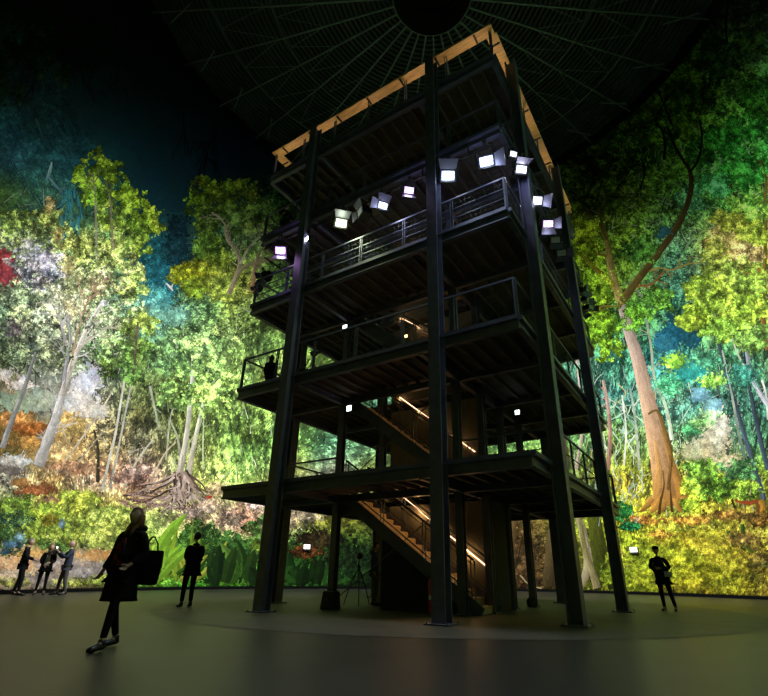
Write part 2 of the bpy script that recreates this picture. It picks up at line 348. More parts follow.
# strokes -----------------------------------------------------------
def spline(pts,n=6):
    P=[np.array(p,float) for p in pts]; P=[2*P[0]-P[1]]+P+[2*P[-1]-P[-2]]; out=[]
    for i in range(1,len(P)-2):
        for k in range(n):
            t=k/n; a,b_,c,d=P[i-1],P[i],P[i+1],P[i+2]
            out.append(.5*((2*b_)+(-a+c)*t+(2*a-5*b_+4*c-d)*t*t+(-a+3*b_-3*c+d)*t**3))
    out.append(P[-2]); return np.array(out)
class Strokes:
    def __init__(s): s.V=[];s.C=[]
    def strip(s,pts,w,c0,c1=None,off=.16,side=.45,nz=.25,wob=.06,n=6):
        """pts [(x,y)..] polyline; w start/end widths or list; colours hex; side: light side / dark side contrast"""
        Pn=spline(pts,n); m=len(Pn)
        ww=np.interp(np.linspace(0,1,m),np.linspace(0,1,len(w)),w)
        a=h2l(c0); b_=h2l(c1 or c0); tt=np.linspace(0,1,m)[:,None]; col=a*(1-tt)+b_*tt
        T=np.gradient(Pn,axis=0); T/=np.linalg.norm(T,axis=1)[:,None]+1e-9; Nn=np.stack([-T[:,1],T[:,0]],1)
        wide=ww.max()>3.0; lanes=max(2,min(9,int(ww.max()/1.6))) if wide else 1
        if Nn[m//2,0]>0: Nn=-Nn         # lane 0 = left side
        e=[]
        for k in range(lanes+1):
            f=k/lanes-.5; jit=1+wob*rng.standard_normal(m); e.append(Pn+Nn*(-f*ww*jit)[:,None])
        for k in range(lanes):
            f=(k+.5)/lanes-.5
            cc=col*np.exp(-side*f*2+.3*nz*rng.standard_normal(m)+1.3*nz*vnoise(Pn[:,1]+40*len(s.V),np.full(m,k*3.3),7))[:,None]
            for i in range(m-1):
                q=np.array([e[k][i],e[k+1][i],e[k+1][i+1],e[k][i+1]]); s.V.append(on_wall(q[:,0],q[:,1],off+k*1e-4)); s.C.append(np.repeat(cc[i:i+1],4,0))
        return Pn
    def twigs(s,Pn,n,L,w,c,off=.17,spread=1.1,drop=0.0,sub=2):
        for _ in range(n):
            i=R_.randrange(len(Pn)//3,len(Pn)-1); p=Pn[i]; t=Pn[i+1]-Pn[i]; a=math.atan2(t[1],t[0])+R_.choice((-1,1))*R_.uniform(.3,spread)
            l=L*R_.uniform(.4,1); q=[tuple(p)]; x,y=p
            for k in range(3): a+=R_.uniform(-.35,.35); x+=math.cos(a)*l/3; y+=math.sin(a)*l/3+drop*l/3; q.append((x,y))
            P2=s.strip(q,(w,w*.4),c,off=off,n=3)
            if sub: s.twigs(P2,2,L*.5,w*.6,c,off,spread,drop,sub-1)
    def blade(s,base,tip,w,c,bend=0,off=.2,c2=None):
        b_=np.array(base,float); t=np.array(tip,float); mid=(b_+t)/2+np.array([bend,0]); Pn=spline([b_,mid,t],5); m=len(Pn)
        tt=np.linspace(0,1,m); ww=w*np.sin(np.pi*(tt*.86+.12))**.7
        T=np.gradient(Pn,axis=0); T/=np.linalg.norm(T,axis=1)[:,None]; Nn=np.stack([-T[:,1],T[:,0]],1)
        for sg,g in ((-1,1.0),(1,.62)):
            e0=Pn; e1=Pn+Nn*(sg*ww/2)[:,None]; col=h2l(c)*g
            for i in range(m-1):
                q=np.array([e0[i],e1[i],e1[i+1],e0[i+1]]); s.V.append(on_wall(q[:,0],q[:,1],off)); s.C.append(np.repeat((col*R_.uniform(.85,1.12))[None],4,0))
    def build(s,name,parent,label=None):
        V=np.concatenate(s.V);C=np.concatenate(s.C); V,C=keep(V,C,4)
        o=print_mesh(name,V,4,C,parent)
        if label: o['label']=label
        return o
def foliage(name,parent,blobs,off=.12,dens=.30,rr=2.2,con=.9,label=None,hol=.0,soft=False,amt=1.0):
    """blobs: (cx,cy,rx,ry,hex). lumpy, ragged crown of leaf dabs; small lights and darks on top"""
    VV=[];CC=[];V4=[];C4=[]
    for ps in (0,1,2):
        X=[];Y=[];K=[]
        for (cx,cy,rx,ry,c) in blobs:
            n=max(4,int((dens*.7,dens*1.7,dens*4.2)[ps]*math.pi*rx*ry)); a=rng.uniform(0,2*np.pi,n)
            if soft: q=np.abs(rng.standard_normal(n))*.55
            else: q=rng.random(n)**.62*(1+.45*vnoise(np.cos(a)*3+cx,np.sin(a)*3+cy,.8))*1.12
            X.append(cx+rx*q*np.cos(a)); Y.append(cy+ry*q*np.sin(a)); K.append(np.repeat(h2l(c)[None]*amt,n,0))  # amt brightens print colours, partly in place of stronger lamp light
        x=np.concatenate(X);y=np.concatenate(Y);col=np.concatenate(K)
        f=vnoise(x,y,8)+.8*vnoise(x,y,3.2)
        k=f>-1.3+hol*2.3; x,y,col=x[k],y[k],col[k]
        ln=.6*vnoise(x,y,12)+.9*vnoise(x,y,5)+.85*vnoise(x,y,2.3)+.45*rng.standard_normal(len(x))
        r=rr*rng.uniform(.5,1.2,len(x))*(.85,.5,.3)[ps]
        l=con*(ln*(.9,1.2,1.4)[ps]+(-.6,-.25,.1)[ps])
        hue=.1*vnoise(x+50,y,10)[:,None]; col=col*np.concatenate([1+hue,1+0*hue,1-hue],1)
        nv=6 if ps<2 else 4
        V,C=dabs(x,y,r,shade(col,l),1.6 if ps<2 else 1.9,rng.uniform(0,3.1,len(x)),off=off+ps*.03,jit=.5 if ps<2 else .35,nv=nv)
        V,C=keep(V,C,nv); (VV if ps<2 else V4).append(V);(CC if ps<2 else C4).append(C)
    # six- and four-cornered dabs in one mesh
    VA=np.concatenate(VV);CA=np.concatenate(CC);VB=np.concatenate(V4);CB_=np.concatenate(C4)
    nA=len(VA); fA=np.arange(nA).reshape(-1,6); f1=fA[:,[0,1,2,3]]; f2=fA[:,[0,3,4,5]]; fB=nA+np.arange(len(VB)).reshape(-1,4)
    ob=print_mesh(name,np.concatenate([VA,VB]),4,np.concatenate([CA,CB_]),parent,faces=np.concatenate([f1,f2,fB]))
    if label: ob['label']=label
    return ob
# hill edge, mist and waterfalls on the far mountain
S=Strokes()
for _ in range(70):
    x=R_.uniform(0,66); y=R_.uniform(105,215); l=R_.uniform(10,34)
    S.strip([(x,y),(x+l*.35+R_.uniform(-2,2),y+l*.6),(x+l*.6,y+l)],(.3,R_.uniform(.6,2.6),.3),R_.choice(['1c444a','24545c','1c4c50','30606a','1a3c44']),off=.13,nz=.1,side=.1)
S.strip([(52,162),(50,171),(46,181)],(1,3.5,2),'a8d0d0','5c9498',off=.15,nz=.1)
S.strip([(47,175),(56,186),(66,196)],(1,3,1),'78a8ac','2c5c68',off=.15,nz=.1)
S.strip([(36,118),(40,130),(44,143)],(1,2,1),'3c6c60','24444a',off=.15,nz=.1)
for _ in range(40):
    x=R_.uniform(60,80); y=R_.uniform(185,235); S.strip([(x,y),(x+R_.uniform(-3,3),y+R_.uniform(8,16))],(.5,1.8),R_.choice(['1c88b8','2c98b0','48a8b8','2468a8']),'3c9a9c',off=.131,nz=.1)
S.build('printed_waterfall',canvas,'misty teal mountainside with thin white waterfall')
foliage('printed_mountain',canvas,[(150,245,16,26,'1c5c64'),(163,275,16,30,'1e6874'),(176,250,14,18,'143c46'),(178,228,10,12,'0e2c34'),(160,300,14,16,'4c9a98'),(175,315,14,10,'78b098'),(152,318,12,18,'6ca08c')],.10,.35,2.2,.45,'deep teal wooded mountain behind the trees',soft=True)
foliage('printed_red_foliage',canvas,[(3,268,10,14,'b04850'),(12,276,8,8,'a04450'),(2,258,6,8,'8c3c3c')],.13,.6,2,.4,'red foliage at the left edge')
# dark twigs hanging from the top left
S=Strokes()
for pts,w in (([(28,-5),(27,20),(22,45),(0,66)],(3,2)),([(75,5),(55,30),(35,45),(5,58)],(2.2,1)),([(26,25),(33,45),(36,70),(32,95)],(2,1)),([(62,-5),(66,20),(75,40)],(2,1)),([(115,-5),(118,30),(120,60),(114,92)],(1.5,.8)),([(60,40),(80,55),(83,85)],(1.5,.8)),([(135,85),(150,78),(170,85),(183,95),(184,130),(190,155)],(1.6,.9)),([(217,110),(216,130),(208,144),(197,146)],(3,1.4)),([(203,146),(208,158),(215,164)],(1,.6))):
    Pn=S.strip(pts,w,'06100c','040807',off=.15); S.twigs(Pn,9,26,1,'08120c',off=.15,drop=.5,sub=1)
for _ in range(12):
    x=R_.uniform(0,60); y=R_.uniform(20,60); S.strip([(x,y),(x+R_.uniform(8,20),y-R_.uniform(2,14))],(.8,.5),R_.choice(['5c4c24','3c5c2c']),off=.16)
S.build('printed_hanging_twigs',canvas,'dark drooping twigs against the night sky')
foliage('printed_hanging_leaves',canvas,[(R_.uniform(0,100),R_.uniform(0,70),R_.uniform(5,11),R_.uniform(8,18),R_.choice(['0a1810','0c1c16','13240e','0a1214'])) for _ in range(34)]+[(R_.uniform(40,80),R_.uniform(45,85),4,7,'1a3416') for _ in range(8)]+[(R_.uniform(0,22),R_.uniform(70,110),6,6,'1c3818') for _ in range(5)],.145,.22,1.7,.7,hol=.35)
BG='e8ece0 d8dcd0 c8c8b8'.split()
def ptree(label,trunks,blobs,dens=.3,rr=2.2,con=.9,hol=.2,tw=(8,18,1),off=.16,folfirst=True,name='painted_tree'):
    S=Strokes()
    for t in trunks:
        pts,w,c0,c1=t[:4]; Pn=S.strip(pts,w,c0,c1,off=off+.1); S.twigs(Pn,tw[0],tw[1],tw[2],c1,off=off+.1,sub=1)
    o=S.build(name,canvas,label)
    if blobs:
        foliage('foliage',o,blobs,off,dens,rr,con,hol=hol)
        # a few leaves over the trunk
        foliage('front_leaves',o,[(b[0],b[1],b[2]*.8,b[3]*.8,b[4]) for b in blobs],off+.12,dens*.10,rr*.7,con)
    return o
# left side trees
ptree('tall slim tree with a fresh green crown',[([(97,262),(96,225),(95,195),(93,172)],(2.6,1.4),'b8b89c','8c9468'),([(113,250),(112,225),(110,200),(105,180)],(2.4,1.2),'b8a888','7c8458')],
 [(94,170,13,14,'8cb028'),(112,172,11,12,'84a828'),(86,188,10,14,'7ca028'),(100,196,13,12,'6c9828'),(120,190,10,12,'84ac28'),(132,200,13,10,'8cb428'),(145,214,13,10,'94b82c'),(150,228,11,9,'9cbc30'),(130,222,16,14,'8cb034'),(112,216,13,16,'98b840'),(137,240,14,12,'88ac38'),(80,172,5,6,'6c9420'),(96,154,6,7,'84a82c'),(120,240,15,12,'a0bc58')],hol=.42)
ptree('broad pale tree with forked grey trunk and orange bark',[([(38,466),(46,445),(56,418),(62,396)],(11,10,8),'b0aaa4','c8c4c0'),([(62,396),(70,370),(80,345),(90,322),(104,300)],(7,5,3),'b8b0a4','e0dcd0'),([(62,396),(66,365),(70,340),(68,310)],(5,3,2),'8c8890','a8a8a0'),([(70,370),(78,330),(88,300),(92,285)],(2.4,1.4,.8),'a88868','b89078'),([(76,352),(90,338),(110,325)],(3,1.5),'c8bca8','b0a890'),([(66,345),(60,320),(50,300)],(3,1.5),'a8a0a0','c8c4c0')],
 [(30,238,26,14,'98a86c'),(14,222,16,12,'8ca850'),(46,222,14,12,'90a050'),(92,250,26,18,'b8cc68'),(118,262,20,16,'b4c870'),(132,285,14,14,'a4c060'),(70,240,18,12,'a8bc60'),(98,282,30,14,'c4d090'),(36,270,24,20,'9c9ca0'),(22,300,20,16,'98ac80'),(58,300,22,16,'b4bc90'),(40,330,22,14,'94a080'),(118,312,20,16,'a0bc80'),(92,326,22,12,'98ac80'),(14,340,14,14,'6c7c5c'),(56,352,24,12,'84906c'),(100,350,18,12,'789860')],dens=.32,hol=.5,con=1.05,tw=(12,30,1.2))
foliage('printed_blossom',canvas,[(44,262,12,16,'b4acc0'),(30,245,10,8,'ccc8c8'),(68,264,9,12,'e8dc90'),(58,238,6,10,'c8b870'),(50,205,6,9,'a89860'),(104,304,4,3,'ffffff'),(14,330,12,12,'70686c'),(72,305,10,12,'d8d0a0')],.22,.22,1.4,.7,soft=True)
ptree('slender grey trunk leaning at the left edge',[([(2,448),(12,420),(22,395),(30,370),(36,352)],(6,5,4,3),'a09c98','707470')],[],tw=(3,12,1))
ptree('palm with drooping fronds above pale poles',[([(134,375),(136,345),(138,322)],(2.5,2),'5c4c3c','6c6448')],
 [(138,318,13,7,'a0b850'),(126,328,8,8,'7c9c44'),(150,326,8,8,'84a048'),(140,350,16,12,'5c7c34'),(128,372,14,10,'4c6c30'),(104,366,9,12,'4c6428')],hol=.3)
for pts,w,c in (([(102,490),(108,465),(116,430),(127,365)],(3,2),'d0ccb8'),([(110,488),(118,450),(128,400),(131,385)],(2.2,1.5),'b8b8a8'),([(56,473),(76,446),(98,415),(112,392)],(2,1.5),'c8c0a8'),([(66,476),(88,450),(108,425)],(1.6,1),'a8a088'),([(124,490),(134,466),(146,448),(153,440)],(2,1.5),'c8c4ac'),([(150,386),(154,405),(159,428)],(2.4,1.5),'a8b098'),([(148,493),(156,470),(166,452),(176,442)],(2,1.2),'c8b898'),([(98,482),(98,450),(94,430)],(3.5,2),'403c2c'),([(134,490),(137,465),(142,438)],(1.8,1),'5c4c34'),([(166,460),(170,420),(176,400)],(1.6,1),'b0b098'),([(203,470),(203,440),(204,415)],(1.4,1),'b8c898')):
    S=Strokes(); Pn=S.strip(pts,w,c,off=.2); S.twigs(Pn,2,10,.8,c,off=.2,sub=0); S.build('painted_pole_stem',canvas)
S=Strokes()
S.strip([(176,492),(180,470),(186,440),(190,405),(193,370),(193,350)],(9,6,5,4,3),'b8a898','c8d0bc',off=.2)
S.strip([(186,490),(190,465),(196,435),(203,405),(205,388)],(7,5,4,3),'c0b098','b8c8a8',off=.2)
S.strip([(181,470),(178,440),(170,420)],(3,1.5),'a8a088','98a880',off=.19)
for k in range(80):
    a=R_.uniform(-1.0,1.0); x0=R_.uniform(170,193); y0=R_.uniform(470,496); L=R_.uniform(12,36)
    q=[(x0,y0),(x0+a*L*.5,y0+6+R_.uniform(0,5)),(x0+a*L*1.25-R_.uniform(0,14),y0+R_.uniform(12,24))]
    S.strip(q,(2.6,1.6,.7),R_.choice(['d0b8a8','a08878','e0ccbc','5c4840','382c28','b8a090']),off=.2+k*.0005)
for k in range(22):
    x0=R_.uniform(112,165); y0=R_.uniform(490,508); S.strip([(x0,y0),(x0+R_.uniform(10,22),y0+R_.uniform(-5,5)),(x0+R_.uniform(25,40),y0+R_.uniform(-6,8))],(2,.8),R_.choice(['b89484','8c6c5c','c8a494','5c4844']),off=.2)
o=S.build('painted_tree',canvas,'tree with twin pale trunks and a fan of bare roots')
foliage('foliage',o,[(196,340,22,14,'98bc70'),(180,362,16,14,'80a858'),(208,365,16,16,'9cc468'),(214,395,18,18,'90b858'),(175,392,14,14,'74984c'),(160,360,12,12,'6c9058'),(222,340,14,14,'a0c070'),(232,372,14,18,'98c060')],.19,.22,2,.95,hol=.5)
foliage('printed_ochre_crown',canvas,[(186,275,14,11,'98a018'),(202,268,12,10,'a0a420'),(196,286,14,9,'7c9828'),(216,262,12,12,'90a834'),(208,244,12,12,'648c30'),(222,285,14,14,'a0b444'),(212,220,8,10,'4c6c24')],.15,.4,1.9,.75,'rounded ochre green crown')
ptree('grey green tree with snaking pale branches',[([(229,294),(236,276),(240,262),(234,248),(227,238),(224,222),(212,212)],(5,4,3,1.6),'a89878','c0b498'),([(236,276),(246,266),(262,262),(276,258)],(4,3,2),'b0a078','a89870'),([(252,292),(254,276),(256,262),(262,248)],(6,4,2),'b08858','a09878'),([(240,264),(250,246),(262,236),(272,232)],(2.5,1),'c8c0a0','b0b090')],
 [(208,192,14,11,'6c8c1c'),(196,204,10,12,'5c8018'),(232,190,15,10,'7c9828'),(250,196,13,10,'849c3c'),(220,206,16,11,'607c28'),(244,210,16,11,'6c8c3c'),(262,206,10,9,'5c7c3c'),(206,222,12,10,'547428'),(230,224,18,9,'608038'),(256,226,16,10,'749048'),(270,240,12,12,'7c9c54'),(246,240,14,8,'6c8c50'),(276,218,8,8,'5c7c34'),(200,182,7,6,'7c9420')],hol=.45,con=.8)
# left ground
foliage('printed_red_soil',canvas,[(18,418,18,7,'b07c40'),(30,428,18,6,'a06028'),(24,442,16,5,'b88c48'),(70,425,12,10,'c8a860'),(60,452,16,8,'d8b478'),(20,482,9,3,'a87840'),(50,500,8,2.5,'a88058'),(72,468,22,6,'b88c68'),(38,490,18,4,'a8683c')],.14,.35,2.4,.5,'orange and red earth bank',soft=True)
foliage('printed_pink_ground',canvas,[(128,478,18,6,'a88474'),(140,470,14,5,'b09080'),(208,505,12,7,'b8a088'),(232,520,12,6,'988068'),(216,490,10,8,'b0a078'),(190,512,10,6,'a89080')],.15,.3,1.8,.7,soft=True)
foliage('printed_rock',canvas,[(12,462,16,6,'d8d4cc'),(4,375,10,5,'c8bcb0'),(22,385,12,4,'d8ccc0'),(10,470,14,4,'888078'),(24,380,4,4,'e8e0e0')],.15,.4,2.4,.35,'pale boulders',soft=True)
foliage('printed_mist',canvas,[(85,385,12,10,'c8c8d0'),(78,402,16,10,'d8d4d0'),(95,410,12,6,'c8c4b8'),(40,400,18,8,'a8b49c'),(16,402,16,8,'a0b090'),(96,372,7,9,'b8b4c0')],.15,.35,3,.22,'pale mist over the stream',soft=True)
foliage('printed_shrubs',canvas,[(20,510,18,12,'789838'),(46,512,16,9,'98b038'),(80,500,18,9,'a8b840'),(70,530,26,12,'98ac44'),(36,532,24,10,'809838'),(104,516,16,12,'a8b850'),(96,540,20,8,'8c9c48'),(10,535,14,10,'486c38'),(60,548,20,7,'507030'),(16,520,14,8,'30503c'),(130,520,14,14,'a8b850'),(50,520,8,6,'a08828'),(8,552,12,5,'406030')],.16,.28,1.8,.75,hol=.25,amt=1.5)
foliage('printed_pool',canvas,[(12,544,10,5,'5c88a8'),(20,537,6,5,'7ca4c0'),(62,524,3,5,'88a8b8'),(6,552,8,3,'486880')],.19,.4,1.5,.5,'blue water in the undergrowth',soft=True)
foliage('printed_sand_path',canvas,[(12,562,20,9,'e0b080'),(34,556,18,5,'e8b468'),(10,578,16,7,'c0a890'),(60,562,22,7,'b8a498'),(85,570,20,9,'a89a90'),(80,556,14,5,'b0a080'),(50,580,20,6,'988c84'),(95,555,14,4,'c8985c')],.18,.4,3.2,.28,'sandy path at the foot of the canvas',soft=True,amt=1.55)
foliage('printed_grass_edge',canvas,[(12,582,16,4,'606820'),(70,582,22,4,'7c8038'),(100,580,14,5,'6c7830')],.2,.4,1.6,.8,amt=2.1)
foliage('printed_dark_shrub',canvas,[(200,545,20,20,'3c6428'),(180,560,22,16,'4c7c2c'),(240,555,24,18,'2c5020'),(265,530,16,14,'507434'),(150,560,12,18,'7c9c34'),(215,575,24,8,'244c18')],.12,.35,1.9,.9)
S=Strokes()
for k in range(26):
    x0=R_.uniform(148,196); S.blade((x0,586-R_.uniform(0,12)),(x0+R_.uniform(-12,36),R_.uniform(520,560)),R_.uniform(3.5,7),R_.choice(['98c030','b0d038','80a828','c0cc40','589020','3c6c1c']),R_.uniform(-6,6),off=.22+k*.001)
for b_,t,w in (((165,580),(172,522),8),((152,560),(186,514),10),((150,572),(176,520),9),((158,575),(182,545),8),((152,585),(200,540),9)): S.blade(b_,t,w,'a4e038',-3,off=.26)
S.build('painted_fern',canvas,'long bright lime leaves')
for cx,n,hh,cs,bx in ((236,18,46,['487c24','2c4c18','70a038','1c3814'],26),(300,16,40,['1c4414','18340e','2c5c1c','3c7428'],30),(222,9,26,['68b428','50982c'],14)):
    S=Strokes()
    for k in range(n):
        x0=cx+R_.uniform(-bx,bx); S.blade((x0,588-R_.uniform(0,8)),(x0+R_.uniform(-16,16),588-hh*R_.uniform(.45,1.15)),R_.uniform(6,13),R_.choice(cs),R_.uniform(-7,7),off=.24+k*.001)
    S.build('painted_banana_plant',canvas,'upright broad green leaves')
foliage('printed_dark_bush',canvas,[(318,540,22,9,'2c2410'),(306,552,16,6,'5c3414'),(308,512,14,9,'a89c80'),(330,500,10,8,'7c8c40'),(350,560,30,14,'1c3414'),(280,520,14,12,'b8a080'),(254,500,14,10,'c8a898'),(270,545,16,6,'6c8428')],.2,.35,2.2,.8,soft=True)
# behind the tower, right: big buttress trunk
S=Strokes(); S.strip([(556,600),(558,560),(562,520),(560,470),(556,430)],(30,26,22,18),'3c3018','6c5c38',off=.2,side=.7); S.build('painted_trunk',canvas)
S=Strokes(); S.strip([(575,596),(588,566),(582,530),(574,500)],(6,9,8,5),'c8b890','8c8458',off=.22); S.build('painted_trunk',canvas)
S=Strokes(); S.strip([(598,592),(592,570),(584,545),(580,515)],(9,6,5,3),'a89868','7c7840',off=.225); S.build('painted_trunk',canvas)
S=Strokes(); S.strip([(610,590),(600,560),(596,530),(592,500)],(20,18,14,10),'34400c','5c6014',off=.21); S.build('painted_trunk',canvas)
S=Strokes(); S.strip([(500,598),(505,570),(512,540),(515,500)],(10,8,6,5),'54401c','6c5430',off=.2); S.build('painted_trunk',canvas)
S=Strokes(); S.strip([(520,575),(530,585),(548,590)],(1.5,1),'c0b080',off=.24); S.build('painted_root',canvas)
S=Strokes(); S.strip([(612,548),(622,560),(632,575),(640,585)],(2,1),'c8c070',off=.24); S.build('painted_root',canvas)
# right side: the main tree
S=Strokes()
S.strip([(668,506),(666,488),(661,462),(654,428),(646,394),(638,360),(630,335),(622,305)],(34,27,21,18,15,13,11,9),'b8802c','b4a49c',off=.26,side=.5,nz=.14,wob=.012,n=14)
S.strip([(656,510),(657,495),(659,470),(655,440)],(10,9,7,3),'c88c38','c0965c',off=.27,nz=.15)
S.strip([(684,504),(679,485),(671,460),(662,430)],(12,9,6,3),'b87c2c','8c6c3c',off=.27,nz=.15)
S.strip([(650,512),(656,506),(662,494)],(5,5,4),'c89038','b07c30',off=.275)
S.strip([(648,414),(657,411),(663,425),(671,455),(668,490)],(2,3,4,3),'5c4820','7c5820',off=.28)
for q,w_ in (([(652,498),(646,506),(640,512)],(7,5,2)),([(664,500),(662,508),(657,515)],(8,6,2)),([(676,498),(678,507),(684,513)],(8,5,2)),([(682,496),(688,503),(694,506)],(6,4,1.5))): S.strip(q,w_,'c08c3c','9c6c28',off=.29,nz=.1)
for q,w_ in (([(659,514),(661,500),(664,486),(663,470)],(3,2.5,1.5,.6)),([(672,512),(671,498),(670,482)],(2.6,2,.8))): S.strip(q,w_,'4c3414','6c4c20',off=.295,nz=.1)
S.strip([(622,305),(615,284),(610,262),(607,242),(604,230)],(9,8,6,4),'b8a058','7c7430',off=.26,side=.5)
for pts,w,c0,c1 in (([(622,302),(636,282),(652,262),(668,240),(680,222),(687,205),(691,188),(690,172),(683,160),(674,145),(668,128)],(8,7,6,5,3,2.5),'6c5c28','1c1c10'),([(690,172),(698,160),(702,140),(700,120)],(3,1.8),'241f10','14140a'),
    ([(614,286),(604,276),(592,266),(582,252),(572,236),(565,226)],(6,5,4,3),'a09028','6c6c1c'),([(607,256),(598,254),(588,253)],(3,2),'8c8024','6c6c1c'),([(606,240),(600,226),(590,218),(580,214),(574,212)],(4,3,2),'6c6424','4c4818'),
    ([(604,232),(600,214),(598,200),(602,180)],(3,1.6),'58541c','2c300c'),([(646,272),(660,268),(672,270),(688,264),(704,262)],(2.2,1.4),'b8a450','a09848'),([(630,290),(640,286),(652,284),(664,272)],(2.6,2),'b07c3c','986c34'),([(626,296),(620,306),(604,306),(596,310)],(2,1.3),'988428','786c20'),
    ([(590,216),(583,205),(572,196)],(2,1.2),'4c4c18','30340c'),([(600,214),(616,190),(630,170),(640,140)],(2,1),'34380f','181c08'),([(672,125),(662,100),(652,80)],(2.4,1.4),'14160a','0c1006')):
    Pn=S.strip(pts,w,c0,c1,off=.27); S.twigs(Pn,5,16,1,c1,off=.268,sub=1)
o=S.build('painted_tree',canvas,'great forked tree with smooth tan trunk and flared base')
foliage('foliage',o,[(580,250,18,18,'7c9c10'),(590,290,24,22,'80b01c'),(600,330,22,18,'74a41c'),(572,210,14,12,'546c0c'),(612,200,16,12,'3c5410'),(584,230,16,14,'88a414'),(640,250,16,14,'4c8830'),(632,315,16,14,'5c9424'),(606,348,16,12,'68901c'),(656,300,18,12,'5c9430')],.21,.3,1.7,.95,hol=.3)
foliage('printed_overhead_leaves',canvas,[(600,165,20,14,'1e2c08'),(636,125,14,12,'445c0c'),(668,75,12,12,'24400a'),(680,110,9,22,'3c5c0c'),(688,130,7,16,'4c700e'),(676,85,12,16,'385808'),(648,112,8,8,'4c6808'),(705,150,16,14,'387c28'),(722,140,18,16,'2c8428'),(740,170,20,16,'349830'),(748,130,16,14,'246c20'),(755,100,14,16,'245814'),(720,60,20,20,'1c3c14'),(750,40,18,18,'1c3410'),(700,100,14,14,'2c4c18'),(715,185,16,10,'4cb45c'),(745,205,16,12,'68a838'),(690,200,12,14,'44804c')],.18,.32,1.9,.85,hol=.25,amt=1.78)
S=Strokes()
for pts,w in (([(728,0),(726,25),(728,45),(735,50)],(3,2)),([(700,115),(708,90),(716,60),(722,40)],(2,1)),([(768,100),(760,110),(764,90)],(2,1)),([(730,20),(745,15),(768,5)],(2,1)),([(664,160),(665,145),(662,130),(656,120),(668,95)],(3,1.5)),([(640,190),(645,170),(640,158)],(2,1)),([(577,212),(590,190),(594,165)],(1.6,1)),([(570,190),(580,200),(592,212)],(1.6,1.2))):
    Pn=S.strip(pts,w,'0c1008','0a0e06',off=.24); S.twigs(Pn,8,22,1,'0c1206',off=.24,sub=1)
S.build('printed_dark_branches',canvas)
foliage('printed_pale_crown',canvas,[(728,240,18,13,'d8c868'),(740,254,20,12,'d8bc70'),(716,252,12,12,'b8c84c'),(730,222,16,10,'b4c440'),(752,232,16,10,'a8c038'),(734,272,22,13,'90a840'),(706,290,18,14,'98bc38'),(724,300,22,13,'a0c03c'),(752,282,16,14,'88a83c'),(700,318,20,10,'98bc30'),(748,310,18,14,'8cb034'),(720,328,20,10,'80ac38'),(690,322,12,6,'a0c434'),(752,340,16,14,'6c9440')],.22,.42,2.1,.85,'sunlit yellow and pink crown',hol=.2)
foliage('printed_teal_gap',canvas,[(676,332,13,10,'145464'),(690,338,10,8,'124a58'),(664,342,9,8,'24687c'),(664,232,5,4,'3c8088'),(700,395,8,6,'6ca0b0'),(715,405,7,6,'78a8b0'),(690,372,14,8,'2c988c')],.2,.45,2.6,.3,'clear teal gap in the forest',soft=True)
foliage('printed_pale_bush',canvas,[(706,448,18,10,'c8c098'),(716,436,14,12,'d0c8a8'),(728,462,14,8,'c4bc94'),(694,452,12,7,'b8b888'),(722,425,7,10,'d8d0b8')],.24,.45,1.7,.35,'pale feathery bush',soft=True)
foliage('printed_umbrella_tree',canvas,[(704,425,18,7,'7cb868'),(712,415,12,6,'98c888'),(690,430,10,6,'4c9c60'),(712,380,14,6,'98d04c'),(676,362,12,8,'88c83c'),(668,385,14,10,'48a070'),(705,360,14,8,'4c9870'),(745,375,14,12,'38806c')],.21,.4,1.9,.7,soft=True)
S=Strokes()
for k in range(1500):
    x=R_.choice((R_.uniform(0,300),R_.uniform(560,775),R_.uniform(560,775))); y=R_.uniform(190 if x<300 else 130,500 if x<300 else 520)
    if x<300 and (inside(np.array([x]),np.array([y]),SKY)[0]): continue
    L_=R_.uniform(6,22); up_=y>330; a=(-1.57+R_.uniform(-.35,.35)) if up_ and R_.random()<.7 else R_.uniform(-3.1,0)
    l0=float(table(x,y).mean()); c=np.clip(table(x,y)*.35+.65*l0,0,1)*R_.choice((.12,.2,2.2,2.9) if y<500 else (.3,1.8))
    hx=''.join('%02x'%int(255*min(1,max(0,(v if v<0 else (12.92*v if v<.0031 else 1.055*v**(1/2.4)-.055))))) for v in np.clip(c,0,.9))
    q=[(x,y),(x+math.cos(a)*L_*.5+R_.uniform(-2,2),y+math.sin(a)*L_*.5),(x+math.cos(a)*L_,y+math.sin(a)*L_+R_.uniform(-2,2))]
    S.strip(q,(R_.uniform(.5,1.3),.4),hx,off=.125+k*1e-5,n=3)
S.build('printed_twigs',canvas)
